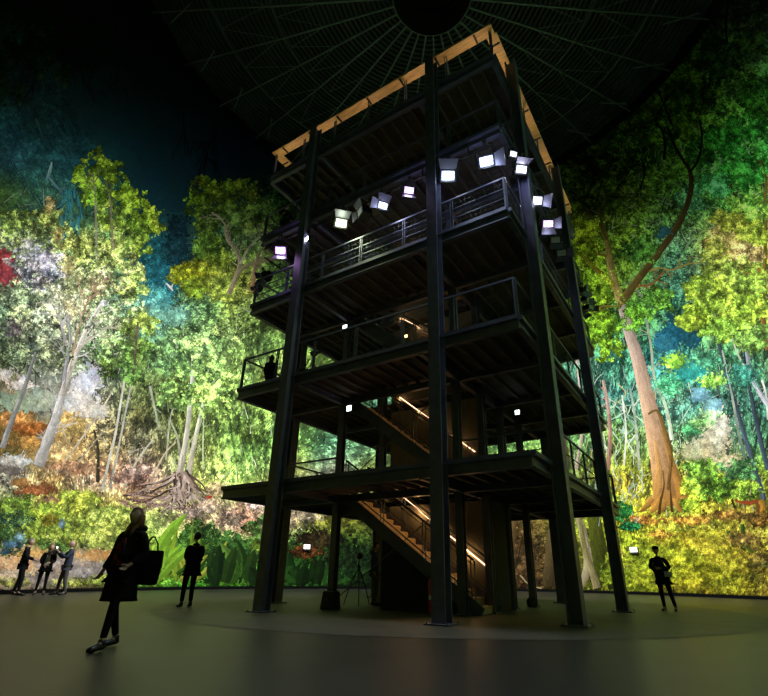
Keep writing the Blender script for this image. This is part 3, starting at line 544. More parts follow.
# upright trunks on the right and vines
for pts,w,c0,c1 in (([(764,500),(752,460),(740,420),(728,380),(718,340),(712,320)],(5,4,3),'4c5c6c','2c3c3c'),([(768,470),(758,430),(750,390),(742,350)],(5,3),'405060','242c2c'),([(748,470),(738,430),(732,395),(722,350)],(3,2),'5c6c64','a8b8a0'),([(757,385),(748,372),(736,350),(728,320)],(2,1.6),'c8d0b8','b0bc90'),([(768,405),(758,390),(750,372),(745,340)],(5,3),'b8b8c0','889098'),([(730,470),(726,440),(722,405),(712,370)],(2.6,2),'3c4c44','506458'),([(762,380),(766,395),(768,420)],(2,2),'e0e4d8','c0c8b8'),([(668,420),(664,400),(655,380),(650,340),(642,300),(638,290)],(3,2.4,2),'a8c0a0','98a088'),([(672,440),(668,415),(662,395)],(4,3),'c8d8b8','90b090'),([(608,470),(610,430),(607,400),(603,380)],(4,3),'986c5c','b09888'),([(640,470),(637,440),(634,410),(630,388)],(3,2),'a8a888','8cb09c'),([(596,490),(600,460),(597,430),(590,400)],(4,3),'8ca888','b0bca8'),([(624,465),(626,430),(622,395)],(2,1.5),'d8d4b8','c8dcc8'),([(576,470),(582,430),(580,390),(576,350)],(3.5,2.5),'a89880','c8bcb0'),([(768,350),(762,310),(764,280),(766,220)],(5,3),'8c5c28','7c7430'),([(764,275),(752,262),(744,255)],(2.5,1.5),'b87830','c08840'),([(766,290),(756,280),(748,268)],(3,1.5),'b86c2c','c88c48'),([(748,225),(740,205),(732,190),(728,170)],(2.4,1.4),'6c5c28','3c3c18'),([(764,205),(766,180),(760,160)],(3,2),'8c7c3c','5c5c28'),([(695,505),(690,480),(696,462)],(2,1),'3c4418','54602c'),([(735,508),(728,490),(722,476)],(2.4,1.5),'34400f','46501c')):
    S=Strokes(); Pn=S.strip(pts,w,c0,c1,off=.25); S.twigs(Pn,5,13,.9,c1,off=.25,sub=1); S.build('painted_trunk',canvas)
S=Strokes()
for k in range(60):
    x=R_.uniform(588,640) if k<38 else R_.uniform(560,700); y=R_.uniform(395,500) if k<38 else R_.uniform(360,480); L=R_.uniform(12,30); b_=R_.uniform(-9,9)
    S.strip([(x,y),(x+b_,y+L*.5),(x+R_.uniform(-7,7),y+L)],(1.1,.7),R_.choice(['c8dcb8','a8c8a8','e0e8d0','98b078','b8a870','8cb8a8']),off=.23)
S.build('printed_vines',canvas,'pale tangled vines')
foliage('printed_ground_plants',canvas,[(692,494,10,14,'a8bc2c'),(688,504,9,7,'8cac28'),(698,482,10,10,'7ca430'),(716,488,16,10,'6c9c2c'),(745,490,14,8,'84ac34'),(622,512,9,8,'287c34'),(630,526,10,4,'1c7840'),(608,500,9,7,'78942c'),(740,470,16,10,'4c8048'),(700,470,14,9,'6c9c34')],.28,.34,1.8,1,hol=.2)
foliage('printed_leaf_litter',canvas,[(640,520,18,5,'c08830'),(690,520,24,5,'c09034'),(730,515,22,5,'b0883c'),(760,520,14,8,'a07830'),(660,534,14,4,'b08c30'),(742,540,18,8,'b09044'),(758,560,12,12,'a08c3c'),(636,520,5,3,'d8b890')],.26,.3,1.6,.9,soft=True)
foliage('printed_moss_mound',canvas,[(700,542,34,12,'c0b42c'),(665,552,26,11,'a8b020'),(735,560,24,12,'b0a428'),(690,572,36,14,'a8a81c'),(650,578,22,10,'8c9c1c'),(720,585,26,9,'a09c20'),(640,560,16,14,'84941c'),(612,570,10,16,'788c1c'),(690,590,34,6,'98901c')],.25,.36,1.5,.72,'yellow mossy mound',hol=.1,amt=1.18)
S=Strokes()
for pts,w,c in (([(722,528),(738,540),(752,552),(762,562)],(3,4,5),'546c1c'),([(742,524),(744,538),(748,548)],(4,3),'3c6420'),([(734,558),(750,560),(768,566)],(3,4),'4c6028'),([(728,545),(742,548),(756,560)],(2,2.5),'303c10'),([(756,500),(760,516),(764,525)],(3,2),'8c5c2c'),([(735,500),(748,503),(758,500)],(3,4),'a84c20'),([(760,500),(763,508),(758,514)],(5,7),'c08828'),([(655,526),(660,519),(666,520),(668,526)],(2,1.5),'b07030'),([(618,548),(630,560),(640,572)],(1.6,1),'c8b858'),([(722,595),(726,570),(730,560)],(1.4,1),'b0a040')):
    S=Strokes(); S.strip(pts,w,c,off=.3); S.build('painted_fallen_branch',canvas)
S=Strokes(); S.strip([(166,283),(170,287),(173,291)],(1,2.6,1),'f0f4f0',off=.2); S.strip([(171,288),(173,284)],(2,.8),'e0e8e8',off=.2); S.strip([(206,497),(212,497)],(1.5,3),'d04028',off=.24); S.build('painted_bird',canvas,'small white bird in flight')
# ------------------------------------------------------------------ the steel viewing tower (local x = -s to the right, y = t away from the camera)
TOW=empty('viewing_tower',P0,-YAW)
tag(TOW,'five storey black steel viewing tower with open decks, stairs and a timber top rail','tower')
S0,S1,T0,T1=2.75,6.65,2.3,3.55          # stair well: s range, t range
DT=.18                                 # deck: beam from z-.1 to z+.18
def L(s,t,z): return Vector((-s,t,z))
def column(s,t,z1,w,along,inner=False):
    m=MB(); up_=(0,1,0) if along=='x' else (1,0,0)
    m.ibeam(L(s,t,.02),L(s,t,z1),w,w*1.0,.028,.02,upv=up_)
    c=m.build('column',STEEL,TOW)
    p=MB(); e=.07 if inner else .11; h=w/2+e
    p.box((-s-h,t-h,.0065),(-s+h,t+h,.035))
    for a in (-1,1):
        for b_ in (-1,1): p.tube([(-s+a*(h-.04),t+b_*(h-.04),.03),(-s+a*(h-.04),t+b_*(h-.04),.065)],.014,6)
    p.build('base_plate',STEEL,c)
    return c
E_=.2
for s,t,al in ((6.9,-E_,'x'),(1.98,-E_,'x'),(-E_,1.23,'y'),(-E_,6.34,'y'),(A+E_,2.75,'y'),(A+E_,8.29,'y'),(7.27,B+E_,'x'),(2.35,B+E_,'x')): column(s,t,16.25,.3,al)
INN=[(S1+.05,T0-.12),(S0-.1,T0-.12),(S1+.05,4.5),(S1+.05,7.1),(S0-.35,T1-.2),(S0-.3,5.0),(S0-.3,6.8)]
for s,t in INN: column(s,t,Z[4]-.1,.2,'x',True)
def panel_rail(m,p,q,z,h=1.05,mids=(.12,.55),posts=None,top_=True):
    """railing from p to q (s,t) standing on z"""
    a,b_=L(*p,z),L(*q,z); d=b_-a; n=max(1,round(d.length/1.55)) if posts is None else posts
    if top_: m.bar(a+Vector((0,0,h)),b_+Vector((0,0,h)),.05,.05)
    for k in mids: m.bar(a+Vector((0,0,k)),b_+Vector((0,0,k)),.022,.022)
    for i in range(n+1):
        c=a+d*i/n
        for o in (-.035,.035):
            cc=c+d.normalized()*o; m.bar(cc,cc+Vector((0,0,h)),.014,.045,upv=d.normalized().cross(Vector((0,0,1))))
def net(m,p,q,z,h=1.05,z0=.12):
    a,b_=L(*p,z),L(*q,z); d=b_-a; n=int(d.length/.14)
    for i in range(n+1): c=a+d*i/n; m.bar(c+Vector((0,0,z0)),c+Vector((0,0,h)),.003,.003)
    for k in range(6): zz=z0+(h-z0)*k/6; m.bar(a+Vector((0,0,zz)),b_+Vector((0,0,zz)),.003,.003)
def plate(m,x0,x1,y0,y1,z0,z1): m.box((-x1,y0,z0),(-x0,y1,z1))
for li,z in enumerate(Z):
    g=.13; top=z+DT
    dk=MB()   # boards around the stair well, laid with narrow gaps
    regs=[(0,A,0,T0),(0,A,T1,B),(0,S0,T0,T1),(S1,A,T0,T1)] if li<4 else [(0,A,0,B)]
    if li==0: regs=[(0,7.2,.25,T0),(0,A-.1,T1,B),(0,S0,T0,T1),(S1,A-.1,T0,T1)]
    for (x0,x1,y0,y1) in regs:
        n=max(1,int((y1-y0)/.16)); st=(y1-y0)/n
        for k in range(n): plate(dk,x0+.02,x1-.02,y0+k*st+.006,y0+(k+1)*st-.006,top-.04,top)
    d=dk.build('deck',PLANK,TOW)
    m=MB()
    zb=z+.02; h_=.26
    for p,q in (((0,0),(A,0)),((A,0),(A,B)),((A,B),(0,B)),((0,B),(0,0))): m.ibeam(L(*p,zb),L(*q,zb),.14,h_,.03,.014)
    m.build('edge_beam',STEEL,d)
    m=MB()
    for t in (T0-.12,4.9,7.2): m.ibeam(L(0,t,z-.02),L(A,t,z-.02),.12,.2)
    for s in (2.55,S1+.05): m.ibeam(L(s,0,z-.03),L(s,B,z-.03),.12,.2)
    m.build('main_beam',STEEL,d)
    m=MB(); s=.45
    while s<A-.2:
        for (ya,yb) in (((0.05,T0-.2),(T1,B-.05)) if (S0<s<S1 and li<4) else ((0.05,B-.05),)): m.bar(L(s,ya,top-.1),L(s,yb,top-.1),.06,.11)
        s+=.42
    m.build('joists',PLANK,d)
    m=MB()   # fascia plate with a dark joint under it
    for p,q in (((0,0),(A,0)),((A,0),(A,B)),((A,B),(0,B)),((0,B),(0,0))):
        a,b_=L(*p,top+.0),L(*q,top+.0); m.bar(a,b_,.2,.1)
    m.build('fascia',STEEL,d)
    # railings
    if li in (1,2,3):
        mids={1:(.1,),2:(.1,.42,.74),3:(.1,.55)}[li]
        for k,(p,q) in enumerate((((0.02,.03),(A-.02,.03)),((A-.03,.03),(A-.03,B-.03)),((A-.02,B-.03),(.02,B-.03)),((.03,B-.03),(.03,.03)))):
            m=MB(); panel_rail(m,p,q,top,1.08,mids); r=m.build('railing',STEEL,d)
            n_=MB(); net(n_,p,q,top,1.08); n_.build('wire_net',STEEL2,r)
    if li==0:
        for k,(p,q) in enumerate((((S1+.05,T0-.1),(8.95,T0-.1)),((8.95,T0-.1),(8.95,B-.1)),((.03,B-.05),(8.95,B-.1)),((.03,T0-.1),(.03,B-.05)),((.03,T0-.1),(S0-.1,T0-.1)))):
            m=MB(); panel_rail(m,p,q,top,1.08,(.1,.6)); r=m.build('railing',STEEL,d)
            n_=MB(); net(n_,p,q,top,1.08); n_.build('wire_net',STEEL2,r)
    if li==4:
        for k,(p,q) in enumerate((((0.02,.03),(A-.02,.03)),((A-.03,.03),(A-.03,B-.03)),((A-.02,B-.03),(.02,B-.03)),((.03,B-.03),(.03,.03)))):
            m=MB(); panel_rail(m,p,q,top,1.22,(.1,),top_=False); r=m.build('railing',STEEL,d)
            tb=MB(); a,b_=L(*p,ZR-.04),L(*q,ZR-.04); dd_=(b_-a).normalized()
            tb.bar(a-dd_*.1,b_+dd_*.1,.34,.06) if k%2==0 else tb.bar(a+dd_*.15,b_-dd_*.17,.34,.06)
            t_=tb.build('timber_handrail',TIMB,r)
            n=7
            for i in range(n):
                br=MB(); c=a+(b_-a)*((i+.35)/(n-.3)); nn=dd_.cross(Vector((0,0,1))); br.bar(c-nn*.14-Vector((0,0,.05)),c+nn*.14-Vector((0,0,.05)),.05,.04); br.build('bracket',BLACK,r)
# stairs: the same straight flight on every storey, climbing to the left
ys,ye=T0,T1-.05
for li in range(4):
    z0=0.0 if li==0 else Z[li-1]+DT; z1=Z[li]+DT; n=17; rise=(z1-z0)/n
    sa=(2.35 if li==0 else S0+.05); sb=S1-.1; run=(sb-sa)/(n-1)
    m=MB()
    for k in range(n-1):
        s=sa+k*run; z=z0+(k+1)*rise
        m.box((-s-run-.02,ys+.06,z-.045),(-s,ye-.06,z))
        m.box((-s-.02,ys+.06,z-rise),(-s,ye-.06,z-.045))
    st=m.build('staircase',TREAD,TOW)
    for t in (ys+.02,ye-.02):
        q=MB(); a=L(sa-.1,t,z0+.02 if li==0 else z0-.05); b_=L(sb+.05,t,z1-.12); q.bar(a,b_,.05,.34); q.build('stringer',STEEL,st)
    sl=Vector((-(sb-sa),0,z1-z0)).normalized()
    for t in (ys+.02,ye-.04):
        q=MB()
        a=L(sa+.05,t,z0+.18+rise); b_=L(sb,t,z1+.12)
        for hh,wd in ((.06,.03),(.86,.05),(.74,.02)):
            q.bar(a+Vector((0,0,hh)),b_+Vector((0,0,hh)),wd,wd)
        for k in range(4):
            c=a+(b_-a)*((k+.02)/3.04)
            for o in (-.05,.05):
                cc=c+Vector((o,0,-o*sl.z/abs(sl.x)*1.0)) ; q.bar(cc-Vector((0,0,.1)),cc+Vector((0,0,.86)),.02,.03)
        q.build('handrail',STEEL2,st)
    # light strip on the core wall, under the wall handrail
    q=MB(); a=L(2.55 if li==0 else S0+.0,T1+.005,z0+1.08); b_=L(5.4,T1+.005,z0+1.08+(5.4-(2.55 if li==0 else S0))*(z1-z0)/(sb-sa)*1.0)
    q.bar(a,b_,.022,.028); q.build('light_strip',WARM,st)
# core: stair wall, dark cladding under the first flight
m=MB()
for li in range(5):
    z0=.01 if li==0 else Z[li-1]+DT+.02; z1=Z[li]-.14
    m.box((-5.75,T1+.03,z0),(-2.42,T1+.12,z1))
cw=m.build('stair_wall',COREP,TOW)
m=MB(); m.box((-2.42,T1-.05,.01),(-2.3,T1+.9,2.8)); m.build('wall_return',DARKP,TOW)
m=MB()
for t in (T0+.05,):
    a=[(-5.1,t,.01),(-2.75,t,.01),(-2.75,t,.12),(-5.1,t,1.72)]; b_=[(x,t+.05,z) for x,_,z in a]
    m.add(a+b_,[(0,1,2,3),(7,6,5,4),(0,4,5,1),(1,5,6,2),(2,6,7,3),(3,7,4,0)])
m.box((-5.15,T0+.05,.01),(-5.08,T1+.1,1.75))
m.build('under_stair_cladding',DARKP,TOW)
# cross-brace rods
for (s0,z0,s1,z1,t) in ((S1-.0,.15,S0,2.75,T0-.14),(S1,Z[0]+.25,S0,Z[1]-.1,T0-.14),(S1,Z[1]+.25,S0,Z[2]-.1,T0-.14),(S1,Z[2]+.25,S0,Z[3]-.1,T0-.14),(S0,Z[0]-.3,.1,Z[0]-.15,T0-.14)):
    MB().tube([L(s0,t,z0),L(s1,t,z1)],.014,6).build('brace_rod',STEEL2,TOW)
for (t0,t1,z0,z1) in ((4.5,7.1,.2,2.8),(4.5,7.1,Z[0]+.3,Z[1]-.2),(5.0,6.8,Z[1]+.3,Z[2]-.2)):
    MB().tube([L(S0-.3,t0,z0),L(S0-.3,t1,z1)],.014,6).build('brace_rod',STEEL2,TOW)
# pipe rails that carry the floodlights
for (p,q,z) in (((.2,-.05),(A-.2,-.05),11.62),((-.12,.3),(-.12,B-.2),11.62),((A+.12,.3),(A+.12,B-.2),11.62),((.2,B+.12),(A-.2,B+.12),11.62)):
    m=MB(); a,b_=L(*p,z),L(*q,z); m.tube([a,b_],.03,8)
    for k in range(6):
        c=a+(b_-a)*(k+.5)/6; m.bar(c,c+Vector((0,0,.32)),.03,.03)
    m.build('light_pipe',BLACK,TOW)
# small ladder on the third deck
m=MB()
for o in (-.2,.2): m.bar(L(6.1+o,1.6,Z[2]+DT),L(6.1+o,1.75,Z[2]+DT+2.3),.05,.03)
for k in range(7): m.bar(L(5.9,1.6+.02*k,Z[2]+.5+.3*k),L(6.3,1.6+.02*k,Z[2]+.5+.3*k),.03,.03)
lad=m.build('ladder',STEEL2); lad.location=P0; lad.rotation_euler=(0,0,-YAW); tag(lad,'short grey metal ladder leaning on the third deck behind the pale green lamp','ladder')
# ------------------------------------------------------------------ stage floodlights on the tower (each lights the canvas in front of it)
def spot(loc,dirv,W,col,size=150,name='flood_beam',parent=None):
    l=bpy.data.lights.new(name,'SPOT'); l.energy=W; l.color=col; l.spot_size=math.radians(size); l.spot_blend=1.0; l.shadow_soft_size=.12
    o=bpy.data.objects.new(name,l); COL.objects.link(o); o.location=loc; o.rotation_euler=Vector(dirv).to_track_quat('-Z','Y').to_euler()
    if parent: o.parent=parent
    return o
_fx={}
def fixture(loc,yaw,tilt,lm,label,group=None,sc=1.0,flaps=(60,40,50,35),W=0,col=(1,1,1),spill=0,beam=150):
    """floodlight: local -Y is the beam direction. yaw = world heading of the beam, tilt = degrees below level"""
    root=empty('floodlight',loc,0); root.rotation_euler=(math.radians(tilt),0,yaw+math.pi/2); root.scale=(sc,)*3
    key=(lm.name,flaps)
    if key not in _fx:
        parts=[]
        m=MB(); m.box((-.17,-.1,-.13),(.17,.12,.13)); m.box((-.12,.12,-.09),(.12,.22,.09))
        for k in range(6): m.box((-.125+.045*k,.2,-.1),(-.115+.045*k,.235,.1))
        parts.append(m.build('housing',LAMPB,root,bevel=.012))
        m=MB(); m.box((-.13,-.112,-.09),(.13,-.1,.09)); parts.append(m.build('lens',lm,root))
        if lm is not L_OFF:
            m=MB(); m.box((-.09,-.122,-.05),(.09,-.112,.05)); parts.append(m.build('lamp_tube',TUBE,root,bevel=.003))
        m=MB(); pts=[(-.21,0,0),(-.21,0,.2),(-.1,0,.3),(.1,0,.3),(.21,0,.2),(.21,0,0)]
        for a,b_ in zip(pts,pts[1:]): m.bar(a,b_,.03,.012,upv=(0,1,0))
        m.tube([(-.23,0,0),(-.17,0,0)],.03,8); m.tube([(.17,0,0),(.23,0,0)],.03,8); m.tube([(0,0,.29),(0,0,.4)],.022,8); m.box((-.04,-.04,.36),(.04,.04,.43))
        parts.append(m.build('yoke',LAMPB,root))
        for (hx,hz,ax,ang) in ((0,.13,'x',flaps[0]),(0,-.13,'x',-flaps[1]),(-.17,0,'z',-flaps[2]),(.17,0,'z',flaps[3])):
            if ang==0: continue
            m=MB(); a=math.radians(ang)
            if ax=='x': w_,d_=.16,Vector((0,-math.cos(a),math.sin(a))); o=Vector((0,-.11,hz)); e=Vector((1,0,0))
            else: w_,d_=.12,Vector((math.sin(a),-math.cos(a),0)); o=Vector((hx,-.11,0)); e=Vector((0,0,1))
            n=e.cross(d_)*.004
            v=[o-e*w_,o+e*w_,o+d_*.2+e*(w_+.05),o+d_*.2-e*(w_+.05)]; v=[x-n for x in v]+[x+n for x in v]
            m.add(v,[(0,1,2,3),(7,6,5,4),(0,4,5,1),(1,5,6,2),(2,6,7,3),(3,7,4,0)]); parts.append(m.build('barn_door',FLAP,root))
        _fx[key]=parts
    else:
        for p_ in _fx[key]:
            c=p_.copy(); COL.objects.link(c); c.parent=root
    if W:
        spot((0,-.4,0),Matrix.Rotation(math.radians(tilt),3,'X')@Vector((0,-1,.1)),W,col,beam,parent=root)
    if spill:
        p=bpy.data.lights.new('lamp_spill','POINT'); p.energy=spill; p.color=col; p.shadow_soft_size=.1; o=bpy.data.objects.new('lamp_spill',p); COL.objects.link(o); o.parent=root; o.location=(0,-.36,-.05)
    tag(root,label,'floodlight',group)
    return root
HX=math.atan2(UX.y,UX.x); HY=math.atan2(UY.y,UY.x)     # headings: right side, far side
FRONT=HY+math.pi; LEFT=HX+math.pi
# front face (towards the camera)
def cam_heading(p): return math.atan2(-p.y,-p.x)
def ff(s,z,dy,tilt,lm,lb,sc=1.0,t=-.05,**k):
    p=TW(s,t,z); return fixture(p,cam_heading(p)+dy,tilt,lm,lb,sc=sc,**k)
ff(8.1,11.2,-.25,32,L_PUR,'purple floodlight hanging under the left corner of the fourth deck',1.3,W=250,col=(.72,.4,1),spill=11,beam=110,flaps=(0,30,0,0))
ff(6.78,11.15,-1.3,10,L_WHT,'small floodlight seen edge-on, between purple lamp and pale green lamp',.8,flaps=(40,0,0,0))
ff(5.45,11.25,.1,38,L_GRN,'brightest floodlight, glowing pale green, under the fourth deck front',1.3,W=450,col=(.85,1,.6),spill=15,beam=110,flaps=(60,0,0,0))
ff(4.56,11.3,-1.15,10,L_OFF,'unlit floodlight with open barn doors beside the pale green lamp',1.1,flaps=(70,0,70,60))
ff(3.85,11.2,.35,30,L_BLU,'bluish floodlight with wide flaps, right beside the unlit one with open barn doors',1.05,flaps=(80,0,80,0),W=200,col=(.66,.7,1),spill=7,beam=110)
ff(2.9,11.3,.2,22,L_PUR,'violet floodlight midway between the two front columns, left of the middle column',1.05,W=150,col=(.7,.55,1),spill=5,beam=110,flaps=(0,40,0,0))
ff(1.6,11.2,.1,32,L_BLU,'white floodlight with raised top flap just right of the middle column',1.35,flaps=(85,0,0,0),W=350,col=(.68,.8,1),spill=12,beam=110)
ff(.42,11.1,-.1,34,L_BLU,'blue white floodlight with one side flap at the tower front corner',1.35,flaps=(0,0,0,75),W=350,col=(.6,.7,1),spill=14,beam=110)
# right face
RS=((.25,8,L_WHT,'tiny white floodlight nearest the tower corner on the right face',.6),(.85,6,L_WHT,'white floodlight seen edge-on, second from the corner on the right face',.95),
    (2.2,12,L_WHT,'bright white floodlight with flap, high in the middle of the right face',1.05),(3.4,0,L_PUR,'violet tinted floodlight with big lower flap on the right face',1.0),
    (4.25,4,L_OFF,'pale flapped unlit floodlight just below the violet one on the right face',.9),(5.0,8,L_OFF,'unlit floodlight with bluish flap, lowest of the cluster on the right face',.95))
for k,(t,tl,lm,lb,s_) in enumerate(RS):
    fixture(TW(-.2,t,11.3-.04*k),HX-.75-.1*k,tl+22,lm,lb,sc=s_*1.15,spill=(3,8,8,6,0,0)[k],col=(.7,.72,1),flaps=((0,0,0,0),(30,0,0,0),(0,0,0,60),(0,70,0,50),(60,60,0,0),(0,50,0,60))[k])
for k,(t,lb) in enumerate(((7.75,'black floodlight with white rimmed mouth, topmost of three beside the rear right column'),(8.45,'black floodlight with grey flaps, middle of three beside the rear right column'),(9.2,'black floodlight with blue flap, lowest of three beside the rear right column'))):
    fixture(TW(-.22,t,11.05),HX+.1-.3*k,15,L_OFF,lb,sc=.9,flaps=(50,0,50,40))
# left face
fixture(TW(A-.05,.35,10.75),LEFT+.3,25,L_OFF,'black floodlight with open flaps at the left corner below the fourth deck',sc=1.0)
fixture(TW(A+.1,.2,10.2),LEFT+.2,30,L_WHT,'slim lit floodlight clamped to the left end of the third deck rail',sc=.7)
# lamps of the left, right and far faces that light the canvas
def lamp_row(pts,hd,lab,grp):
    for k,(s,t) in enumerate(pts): fixture(TW(s,t,11.25),hd,9,L_WHT,lab.replace('#',('first','second','third')[k]),grp,W=SPOT_W)
lamp_row([(A+.14,2.2),(A+.14,5),(A+.14,7.6)],LEFT,'# white floodlight from the front along the left face of the tower','floodlights on the left face')
lamp_row([(1.6,B+.14),(4.6,B+.14),(7.6,B+.14)],HY,'# white floodlight from the right along the far face of the tower','floodlights on the far face')
lamp_row([(A-.1,B+.14)],HY+.7,'white floodlight on the far left corner of the tower','floodlight on the far left corner')
lamp_row([(.1,B+.14)],HY-.7,'white floodlight on the far right corner of the tower','floodlight on the far right corner')
for t in (1.5,5.3,8.8): spot(TW(-.55,t,11.3),UX+Vector((0,0,0)),SPOT_W,(1,1,1),name='right_face_beam')
def small_lamp(s,t,z,mt,label,fd=(0,-1,0),sz=.11):
    r=empty('wall_lamp',TW(s,t,z),-YAW); tag(r,label,'lamp')
    m=MB(); m.box((-sz,-.03,-sz),(sz,.05,sz)); m.build('lamp_body',LAMPB,r)
    m=MB(); m.box((-sz*.8,-.04,-sz*.8),(sz*.8,-.03,sz*.8)); m.build('lamp_glass',mt,r)
small_lamp(6.69,T0-.3,8.72,COOL,'square white lamp fixed under the third deck at the left stair column')
small_lamp(6.3,T0-.3,5.7,COOL,'square white lamp fixed under the second deck at the left stair column')
small_lamp(2.3,T0-.3,9.66,WARM2,'warm orange lamp on the stair column above the third deck',sz=.09)
small_lamp(1.8,4.9,5.65,COOL,'small white lamp under the second deck near the right rear column',sz=.09)
small_lamp(5.0,3.3,8.5,WARM2,'small warm lamp beside the upper stairs',sz=.06)
for q,lb in (((306,547),'lit white panel low on the canvas left, behind the tower'),((635,550),'lit white panel low on the canvas, left of the man with the phone')):
    w_=on_wall(*q,0); v=Vector(w_)-HC; ang=math.atan2(v.y,v.x); r=empty('sign_light',(HC.x+(HR-.22)*math.cos(ang),HC.y+(HR-.22)*math.sin(ang),w_[2]),ang-math.pi/2)
    tag(r,lb,'sign')
    m=MB(); m.box((-.22,0,-.2),(.22,.08,.16)); m.build('sign_box',BLACK,r)
    m=MB(); m.box((-.2,-.012,-.12),(.2,0,.14)); m.build('sign_panel',SIGN,r)

for s in (.8,2.8,4.8,6.8,8.6):  # warm uplights added only to brighten the timber handrail
    q=MB(); q.box((-s-.06,.3,15.18),(-s+.06,.42,15.26)); q.build('added_uplight',LAMPB,TOW)
    spot((-s,.36,15.3),(0,-.28,1),19,(1,.68,.45),150,name='added_uplight_beam',parent=TOW)
for t in (1.2,3.6,6.0,8.4):
    q=MB(); q.box((-.42,t-.06,15.18),(-.3,t+.06,15.26)); q.build('added_uplight',LAMPB,TOW)
    spot((-.36,t,15.3),(.28,0,1),19,(1,.68,.45),150,name='added_uplight_beam',parent=TOW)
for li in range(4):
    z0=0 if li==0 else Z[li-1]+DT
    for k in range(4):
        s=3.1+.75*k; p=bpy.data.lights.new('strip_glow','POINT'); p.energy=(7,2.4,2.2,2)[li]; p.color=(1,.55,.2); p.shadow_soft_size=.06; o=bpy.data.objects.new('strip_glow',p); COL.objects.link(o); o.parent=TOW; o.location=(-s,T1-.14,z0+1.0+(s-2.6)*.78)
# ------------------------------------------------------------------ people
SKIN=mat('skin',(.55,.34,.26),.55); HAIRD=mat('dark_hair',(.02,.014,.01),.6); HAIRB=mat('auburn_hair',(.2,.085,.03),.5); HAIRG=mat('grey_hair',(.2,.17,.15),.6)
CB=mat('black_cloth',(.008,.008,.009),.9,spec=.15,noise=(30,.3,(1,1,1))); CD=mat('dark_trousers',(.009,.009,.011),.9,spec=.15); CN=mat('navy_cloth',(.02,.03,.06),.85); CG=mat('grey_trousers',(.07,.07,.07),.85)
CBLUE=mat('blue_jacket',(.03,.05,.2),.8); CKH=mat('khaki_trousers',(.11,.1,.06),.85); CSH=mat('pale_shirt',(.5,.52,.5),.8); SHOE=mat('black_leather',(.01,.01,.01),.35); CREDC=mat('red_checked_cloth',(.16,.012,.012),.85)
_n=CREDC.node_tree; _b=_n.nodes['Principled BSDF']; _t=_n.nodes.new('ShaderNodeTexCoord'); _c=_n.nodes.new('ShaderNodeTexChecker'); _c.inputs['Scale'].default_value=14; _c.inputs['Color1'].default_value=(.22,.015,.015,1); _c.inputs['Color2'].default_value=(.015,.01,.01,1); _n.links.new(_t.outputs['Object'],_c.inputs['Vector']); _n.links.new(_c.outputs['Color'],_b.inputs['Base Color'])
EYE=mat('eye',(.5,.5,.5),.3); LIP=mat('lips',(.4,.1,.09),.5)
def skin_mesh(chains,radii,root,sub=2):
    """chains: lists of joint names; returns evaluated (verts, faces)"""
    names=[];idx={};ed=[]
    for ch in chains:
        for n_ in ch:
            if n_ not in idx: idx[n_]=len(names); names.append(n_)
        ed+= [(idx[a],idx[b_]) for a,b_ in zip(ch,ch[1:])]
    me=bpy.data.meshes.new('t'); me.from_pydata([JJ[n_] for n_ in names],ed,[]); o=bpy.data.objects.new('t',me); COL.objects.link(o)
    o.modifiers.new('s','SKIN'); 
    for i,n_ in enumerate(names):
        r=radii[n_]; sv=me.skin_vertices[0].data[i]; sv.radius=r if isinstance(r,tuple) else (r,r); sv.use_root=(n_==root)
    sb=o.modifiers.new('u','SUBSURF'); sb.levels=sb.render_levels=sub
    dg=bpy.context.evaluated_depsgraph_get(); ev=o.evaluated_get(dg); m2=ev.to_mesh()
    vs=[v.co.copy() for v in m2.vertices]; fs=[tuple(p.vertices) for p in m2.polygons]; ev.to_mesh_clear()
    bpy.data.objects.remove(o); bpy.data.meshes.remove(me); return vs,fs
JJ={}
def head_mesh(c,fwd,upv,h=.235):
    """ellipsoid head with brow, nose, lips, chin and ears; c = head centre"""
    bm=bmesh.new(); bmesh.ops.create_uvsphere(bm,u_segments=24,v_segments=18,radius=1)
    for v in bm.verts:
        x,y,z=v.co; w_=.64*(1-.12*max(0,-z)**1.2*1.6); x2=x*w_; y2=y*.80
        if z<0: y2+= -.10*(-z)*(1 if y<0 else .3); x2*=1-.22*(-z)**2
        if y<-.6:
            if abs(x)<.2 and -.3<z<.18: y2-=.20*(1-abs(x)/.2)*(1-abs(z+.12)/.3 if abs(z+.12)<.3 else 0)
            if .08<abs(x)<.45 and 0<z<.2: y2+=.06
            if z<-.72: y2-=.05
            if abs(x)<.25 and -.55<z<-.4: y2-=.04
        if abs(x)>.9 and abs(z)<.3 and abs(y)<.35: x2*=1.12
        v.co=(x2,y2,z)
    r=upv.cross(-fwd).normalized(); r=(-fwd).cross(upv)*-1; r=upv.cross(fwd)*-1
    M3=Matrix((r.normalized(),(-fwd).normalized(),upv.normalized())).transposed()
    vs=[M3@(v.co*h/2)+c for v in bm.verts]; fs=[tuple(q.index for q in f.verts) for f in bm.faces]; bm.free(); return vs,fs,M3
